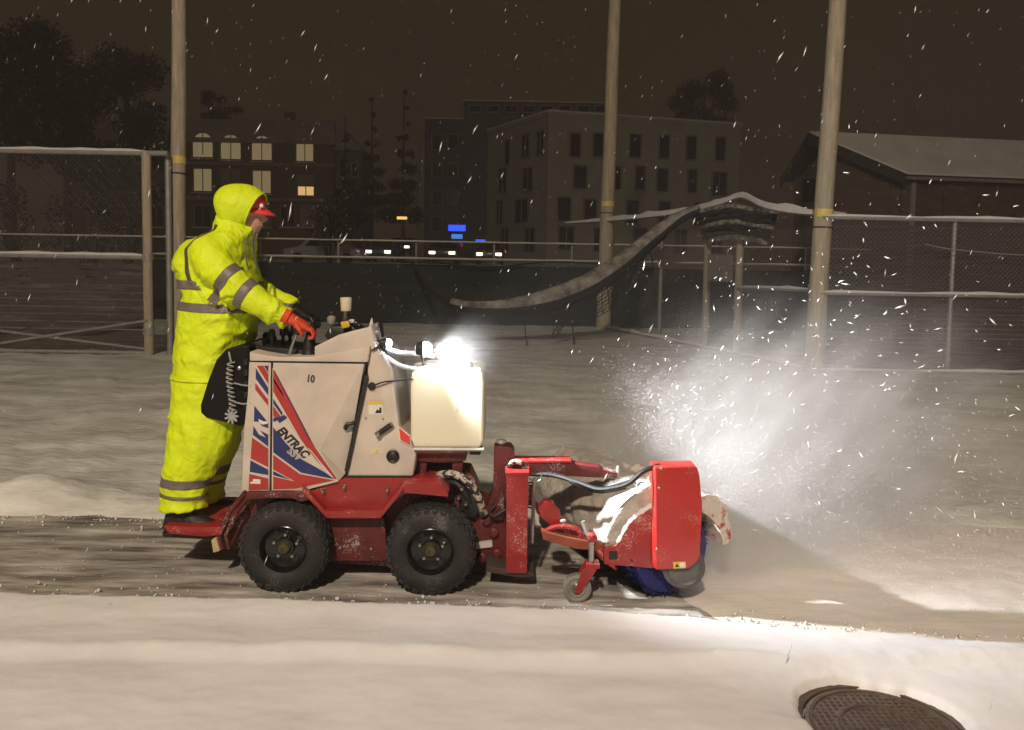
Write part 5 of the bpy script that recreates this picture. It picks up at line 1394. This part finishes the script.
hood_m = M().rings(hr, cap=False); n_ = len(hr[0]); hood_m.f.append(tuple(range(n_ - 1, -1, -1)))
ho = hood_m.build('hood', HIVIS, MAN, smooth=True); q = ho.modifiers.new('t', 'SOLIDIFY'); q.thickness = .008; q.offset = -1
q = ho.modifiers.new('ss', 'SUBSURF'); q.levels = 1; q.render_levels = 1
M().tube(hr[-1] + [hr[-1][0]], .006, 6, cap=False).build('hood_hem', HIVIS, ho, smooth=True)
# zip flap down the jacket front and drawstring
zf = smoothpath([P(255.5, 232, YP - .06), P(253, 243, YP - .10), P(254, 254, YP - .14), P(257, 268, YP - .16)], 5)
M().tube(zf, .006, 6).build('zip_flap', PIPING, MAN, smooth=True)
M().tube(smoothpath([P(249, 234, .31), P(246, 244, .255), P(246, 258, .235), P(249, 270, .24)], 5), .004, 6).build('drawstring', PIPING, MAN, smooth=True)
# gloves
def glove(wrist, palm, grip, mm, side, name='glove'):
    """wrist->palm direction; fingers wrap round the bar at grip"""
    g = M(); d = (palm - wrist).normalized(); sd = Vector((0, 1, 0)); sd = (sd - d * sd.dot(d)).normalized(); up = sd.cross(d); up = up if up.z > 0 else -up
    g.rings([oval(wrist - d * .02, up, sd, .036, .034), oval(wrist + d * .01, up, sd, .031, .036), oval(wrist + d * .045, up, sd, .027, .044), oval(wrist + d * .085, up, sd, .024, .047), oval(wrist + d * .10, up, sd, .020, .044)])
    k0 = wrist + d * .092
    for i, (o, L) in enumerate(((-.036, .92), (-.012, 1.0), (.012, .96), (.035, .82))):
        b = k0 + sd * o
        g.tube([b - d * .015, b + d * .030 * L + up * .004, b + d * .052 * L - up * .012, b + d * .056 * L - up * .032 * L, b + d * .036 * L - up * .046 * L], [.0115, .0115, .0105, .0100, .0085], 8)
    tb = wrist + d * .035 + sd * (-.040 * side) - up * .006
    g.tube([tb, tb + d * .03 - sd * .016 * side - up * .012, tb + d * .052 - sd * .008 * side - up * .028, tb + d * .062 + sd * .004 * side - up * .040], [.014, .013, .011, .009], 8)
    o = remeshed(g, name, mm, MAN, .0038, 2)
    M().rings([oval(wrist - d * .045, up, sd, .044, .044), oval(wrist - d * .015, up, sd, .046, .046), oval(wrist - d * .012, up, sd, .036, .036)], cap=False).build('cuff', mm, o, smooth=True)
    return o
w = P(291, 319, .165); glove(w, P(312, 330, .185), None, ORANGE, 1)
w = P(298, 311.5, .55); glove(w, P(318, 321, .50), None, BLACK, -1)
# boots
def boot(px, py, Y, yaw):
    c = P(px, py, Y); c.z = PR.z + .002
    rot = Matrix.Rotation(yaw, 3, 'Z'); up = M()
    prof = [(-.10, .035, .0, .045), (-.085, .045, .09, .07), (-.02, .05, .10, .10), (.06, .052, .075, .055), (.14, .052, .062, .035), (.19, .04, .045, .02)]
    rr = []
    for x, hw, zc, hh in ((-.115, .03, .055, .03), (-.10, .044, .075, .06), (-.05, .050, .095, .085), (.01, .050, .085, .075), (.07, .052, .065, .055), (.13, .052, .054, .044), (.175, .042, .048, .034), (.195, .02, .042, .02)):
        rr.append([c + rot @ Vector((x, hw * math.cos(t), max(.006, zc + hh * math.sin(t)))) for t in np.linspace(0, 2 * math.pi, 18, endpoint=False)])
    o = up.rings(rr).build('boot', BOOT, MAN, smooth=True)
    so = [c + rot @ Vector((x, y, .0)) for x, y in ((-.118, -.03), (-.10, -.047), (.0, -.052), (.10, -.056), (.17, -.045), (.20, -.015), (.20, .015), (.17, .045), (.10, .056), (.0, .052), (-.10, .047), (-.118, .03))]
    M().poly(so, (0, 0, .024)).build('sole', BLACK, o, bevel=.004)
    return o
boot(186, 526, .27, R(-4)); boot(206, 526, .57, R(4))

# ================================================================== SNOW IN THE AIR
def flakes(name, pos, dirs, rad, asp, mm):
    n = len(pos); r = np.random.default_rng(3)
    d = dirs / np.linalg.norm(dirs, axis=1)[:, None]
    u = np.cross(d, r.normal(size=(n, 3))); u /= np.linalg.norm(u, axis=1)[:, None]; w = np.cross(d, u)
    L = (rad * asp)[:, None]; q = rad[:, None]
    jit = lambda: 1 + .35 * r.uniform(-1, 1, (n, 1))
    bend = u * q * r.uniform(-1.2, 1.2, (n, 1))
    v = np.stack([pos - d * L, pos + u * q * jit() + bend, pos + w * q * jit() + bend, pos - u * q * jit() + bend, pos - w * q * jit() + bend, pos + d * L], 1).reshape(-1, 3)
    base = (np.arange(n) * 6)[:, None, None]
    f = np.array([[0, 2, 1], [0, 3, 2], [0, 4, 3], [0, 1, 4], [5, 1, 2], [5, 2, 3], [5, 3, 4], [5, 4, 1]])[None] + base
    f = f.reshape(-1, 3)
    me = bpy.data.meshes.new(name); me.vertices.add(len(v)); me.vertices.foreach_set('co', v.astype(np.float32).ravel())
    me.loops.add(f.size); me.loops.foreach_set('vertex_index', f.astype(np.int32).ravel())
    me.polygons.add(len(f)); me.polygons.foreach_set('loop_start', np.arange(0, f.size, 3, dtype=np.int32))
    me.update(calc_edges=True); me.materials.append(mm)
    o = bpy.data.objects.new(name, me); COL.objects.link(o); return kind(o, 'stuff')
FLAKE = mat('snowflake', (.85, .85, .86), .8, var=.02)
n = 2700
pos = np.stack([rng.uniform(-8, 9, n), rng.uniform(-2.2, 12, n), rng.uniform(.05, 5.5, n)], 1)
dr = np.stack([rng.normal(.42, .16, n), rng.normal(0, .25, n), np.ones(n)], 1)
flakes('falling_snow', pos, dr, np.exp(rng.uniform(math.log(.0015), math.log(.0036), n)), rng.uniform(5.0, 11.0, n), FLAKE)

# broken crumbs of snow on the swept path and along its edges
n = 4200
cx = rng.uniform(-6, 5, n); side = rng.random(n)
cy = np.where(side < .40, np.array([edge_y(x) for x in cx]) + np.abs(rng.normal(0, .07, n)) - .03, np.where(side < .72, PATH_FAR - np.abs(rng.normal(0, .16, n)) + .1, rng.uniform(-.1, PATH_FAR, n)))
cz = np.array([(path_z(x, y) if x < .5 else max(path_z(x, y), ahead_z(x, y))) for x, y in zip(cx, cy)])
cr = np.exp(rng.uniform(math.log(.0025), math.log(.012), n)) * np.where(side < .72, 1, .55)
flakes('snow_crumbs', np.stack([cx, cy, np.maximum(cz, .0) + cr * .5], 1), rng.normal(size=(n, 3)), cr, rng.uniform(.8, 1.5, n), SNOWCAP)

# snow thrown off the broom: ballistic paths from points along the brush front
def thrown(n, smin, smax, vlo, vhi, elo, ehi, tlo, thi, spread):
    s = rng.uniform(smin, smax, n); o = np.array(BN)[None] + np.array(AX)[None] * s[:, None] + np.array(FW)[None] * .20
    o[:, 2] = rng.uniform(.05, .30, n)
    sp = rng.uniform(vlo, vhi, n); el = np.radians(rng.uniform(elo, ehi, n)); az = rng.normal(0, spread, n)
    f = np.array(FW); sd = np.array(AX)
    dh = f[None] * np.cos(az)[:, None] + sd[None] * np.sin(az)[:, None]
    v = dh * (sp * np.cos(el))[:, None]; v[:, 2] = sp * np.sin(el)
    t = rng.uniform(tlo, thi, n)[:, None]
    drag = (1 - np.exp(-1.6 * t)) / 1.6
    p = o + v * drag; p[:, 2] -= 4.0 * (t[:, 0] ** 2)
    p += rng.normal(0, .03, p.shape) * (1 + 2 * t)
    vel = v * np.exp(-1.6 * t); vel[:, 2] -= 8 * t[:, 0]
    ok = p[:, 2] > .03
    return p[ok], vel[ok]
sets = [thrown(70000, .15, 1.25, 1.8, 5.0, 12, 58, .02, .75, .40), thrown(40000, .6, 1.35, 2.6, 5.2, 45, 82, .04, .70, .6), thrown(50000, .0, 1.2, 3.0, 8.5, 3, 30, .05, .75, .35), thrown(70000, .0, 1.25, 1.5, 7.0, 4, 55, .01, .6, .35)]
p = np.concatenate([a for a, _ in sets]); v = np.concatenate([b for _, b in sets]); n = len(p)
flakes('thrown_snow', p, v + rng.normal(0, .12, v.shape), np.exp(rng.uniform(math.log(.0003), math.log(.0011), n)), rng.uniform(3, 9.0, n), FLAKE)
p, v = thrown(1700, .1, 1.3, 3.0, 10.0, 14, 66, .10, .95, .45); n = len(p)
flakes('thrown_snow_lumps', p, v + rng.normal(0, .6, v.shape), np.exp(rng.uniform(math.log(.0015), math.log(.0055), n)), rng.uniform(2.5, 7.0, n), FLAKE)

# ================================================================== MIST OF BLOWN SNOW, ADDED LAMP HALO AND HAZE
def mist(name, c, rad, dens, rotz, scale, seed):
    m_ = M(); blob(m_, Vector((0, 0, 0)), 1, 1, 1, None, 24, 14)
    me = bpy.data.meshes.new(name); me.from_pydata([tuple(v) for v in m_.v], [], m_.f)
    bq = bmesh.new(); bq.from_mesh(me); bmesh.ops.recalc_face_normals(bq, faces=bq.faces); bq.to_mesh(me); bq.free()
    mt = bpy.data.materials.new(name); mt.use_nodes = True; nt = mt.node_tree; nt.nodes.clear()
    out = nt.nodes.new('ShaderNodeOutputMaterial'); vol = nt.nodes.new('ShaderNodeVolumePrincipled')
    vol.inputs['Color'].default_value = (.95, .95, .96, 1); vol.inputs['Anisotropy'].default_value = .2
    tc = nt.nodes.new('ShaderNodeTexCoord'); ln = nt.nodes.new('ShaderNodeVectorMath'); ln.operation = 'LENGTH'
    nt.links.new(tc.outputs['Object'], ln.inputs[0])
    mr = nt.nodes.new('ShaderNodeMapRange'); mr.interpolation_type = 'SMOOTHSTEP'
    mr.inputs[1].default_value = .98; mr.inputs[2].default_value = .0; mr.inputs[3].default_value = 0; mr.inputs[4].default_value = 1
    nt.links.new(ln.outputs['Value'], mr.inputs[0])
    mp = nt.nodes.new('ShaderNodeMapping'); mp.inputs['Location'].default_value = (seed, 0, 0); nt.links.new(tc.outputs['Object'], mp.inputs[0])
    nz = nt.nodes.new('ShaderNodeTexNoise'); nz.inputs['Scale'].default_value = scale; nz.inputs['Detail'].default_value = 2.5; nt.links.new(mp.outputs[0], nz.inputs['Vector'])
    m2 = nt.nodes.new('ShaderNodeMapRange'); m2.inputs[1].default_value = .28; m2.inputs[2].default_value = .72; nt.links.new(nz.outputs['Fac'], m2.inputs[0])
    pw = nt.nodes.new('ShaderNodeMath'); pw.operation = 'POWER'; pw.inputs[1].default_value = 1.6; nt.links.new(mr.outputs[0], pw.inputs[0])
    mu = nt.nodes.new('ShaderNodeMath'); mu.operation = 'MULTIPLY'; nt.links.new(pw.outputs[0], mu.inputs[0]); nt.links.new(m2.outputs[0], mu.inputs[1])
    m3 = nt.nodes.new('ShaderNodeMath'); m3.operation = 'MULTIPLY'; m3.inputs[1].default_value = dens; nt.links.new(mu.outputs[0], m3.inputs[0])
    nt.links.new(m3.outputs[0], vol.inputs['Density']); nt.links.new(vol.outputs[0], out.inputs['Volume'])
    me.materials.append(mt)
    o = bpy.data.objects.new(name, me); COL.objects.link(o); o.location = c; o.scale = rad; o.rotation_euler = rotz
    return kind(o, 'stuff')
def spray_fan(name, dens):
    """powder fanning out from the brush front: density falls off along and across the throw, streaked along it"""
    me = bpy.data.meshes.new(name); bq = bmesh.new(); bmesh.ops.create_cube(bq, size=1.0)
    lo, hi = Vector((-.18, -.35, -.12)), Vector((4.8, 2.5, 2.0))
    for v in bq.verts: v.co = Vector([lo[k] + (v.co[k] + .5) * (hi[k] - lo[k]) for k in range(3)])
    bmesh.ops.recalc_face_normals(bq, faces=bq.faces); bq.to_mesh(me); bq.free()
    mt = bpy.data.materials.new(name); mt.use_nodes = True; nt = mt.node_tree; nt.nodes.clear(); L = nt.links
    out = nt.nodes.new('ShaderNodeOutputMaterial'); vol = nt.nodes.new('ShaderNodeVolumePrincipled')
    vol.inputs['Color'].default_value = (.96, .96, .96, 1); vol.inputs['Anisotropy'].default_value = .15
    tc = nt.nodes.new('ShaderNodeTexCoord'); sx = nt.nodes.new('ShaderNodeSeparateXYZ'); L.new(tc.outputs['Object'], sx.inputs[0])
    def mth(op, a, b=None):
        n = nt.nodes.new('ShaderNodeMath'); n.operation = op
        for k, q in enumerate((a, b)):
            if q is None: continue
            if isinstance(q, (int, float)): n.inputs[k].default_value = q
            else: L.new(q, n.inputs[k])
        return n.outputs[0]
    def ramp(x, a, b, o0=0.0, o1=1.0):
        n = nt.nodes.new('ShaderNodeMapRange'); n.interpolation_type = 'SMOOTHSTEP'
        L.new(x, n.inputs[0])
        for k, q in ((1, a), (2, b), (3, o0), (4, o1)):
            if isinstance(q, (int, float)): n.inputs[k].default_value = q
            else: L.new(q, n.inputs[k])
        return n.outputs[0]
    x, y, z = sx.outputs
    x2 = mth('ADD', x, .12); th = mth('ARCTAN2', z, x2); r = mth('SQRT', mth('ADD', mth('MULTIPLY', x2, x2), mth('MULTIPLY', z, z)))
    rmax = mth('SUBTRACT', 4.6, mth('MULTIPLY', th, 2.7))
    rr = mth('DIVIDE', r, rmax)
    fall = mth('POWER', ramp(rr, 1.0, .02), 1.8)
    d = mth('MULTIPLY', fall, ramp(th, 1.28, .55))
    d = mth('MULTIPLY', d, ramp(th, -.12, .18, .6, 1.0))
    d = mth('MULTIPLY', d, ramp(y, -.30, .30)); d = mth('MULTIPLY', d, ramp(y, 2.2, .85))
    cx = nt.nodes.new('ShaderNodeCombineXYZ'); L.new(mth('MULTIPLY', r, 1.1), cx.inputs[0]); L.new(mth('MULTIPLY', y, 2.6), cx.inputs[1]); L.new(mth('MULTIPLY', th, 5.5), cx.inputs[2])
    nz = nt.nodes.new('ShaderNodeTexNoise'); nz.inputs['Scale'].default_value = 1.7; nz.inputs['Detail'].default_value = 4; nz.inputs['Roughness'].default_value = .62; L.new(cx.outputs[0], nz.inputs['Vector'])
    d = mth('MULTIPLY', d, ramp(nz.outputs['Fac'], .33, .72, .06, 1.5)); d = mth('MULTIPLY', d, dens)
    L.new(d, vol.inputs['Density']); L.new(vol.outputs[0], out.inputs['Volume'])
    me.materials.append(mt); o = bpy.data.objects.new(name, me); COL.objects.link(o)
    q = BN + FW * .18; o.location = (q.x, q.y, .13); o.rotation_euler = (0, 0, math.atan2(FW.y, FW.x))
    return kind(o, 'stuff')
spray_fan('snow_spray', 5.6)
lc_ = P(425, 349, .145)
mist('lamp_halo_mist', (lc_.x + .04, lc_.y, lc_.z), (.45, .42, .40), .20, (0, 0, 0), 1.0, 5.0)  # mist ball added round the work lamp to give it a glowing halo

hb = M().box((0, 55, 20.0 - 1.6), (360, 240, 40)).build('haze', SNOW)
hz = bpy.data.materials.new('haze'); hz.use_nodes = True; nt = hz.node_tree; nt.nodes.clear()
out = nt.nodes.new('ShaderNodeOutputMaterial'); vol = nt.nodes.new('ShaderNodeVolumePrincipled')
vol.inputs['Color'].default_value = (.93, .92, .90, 1); vol.inputs['Density'].default_value = .0030; vol.inputs['Anisotropy'].default_value = .3
nt.links.new(vol.outputs[0], out.inputs['Volume'])
hb.data.materials.clear(); hb.data.materials.append(hz); kind(hb, 'stuff')
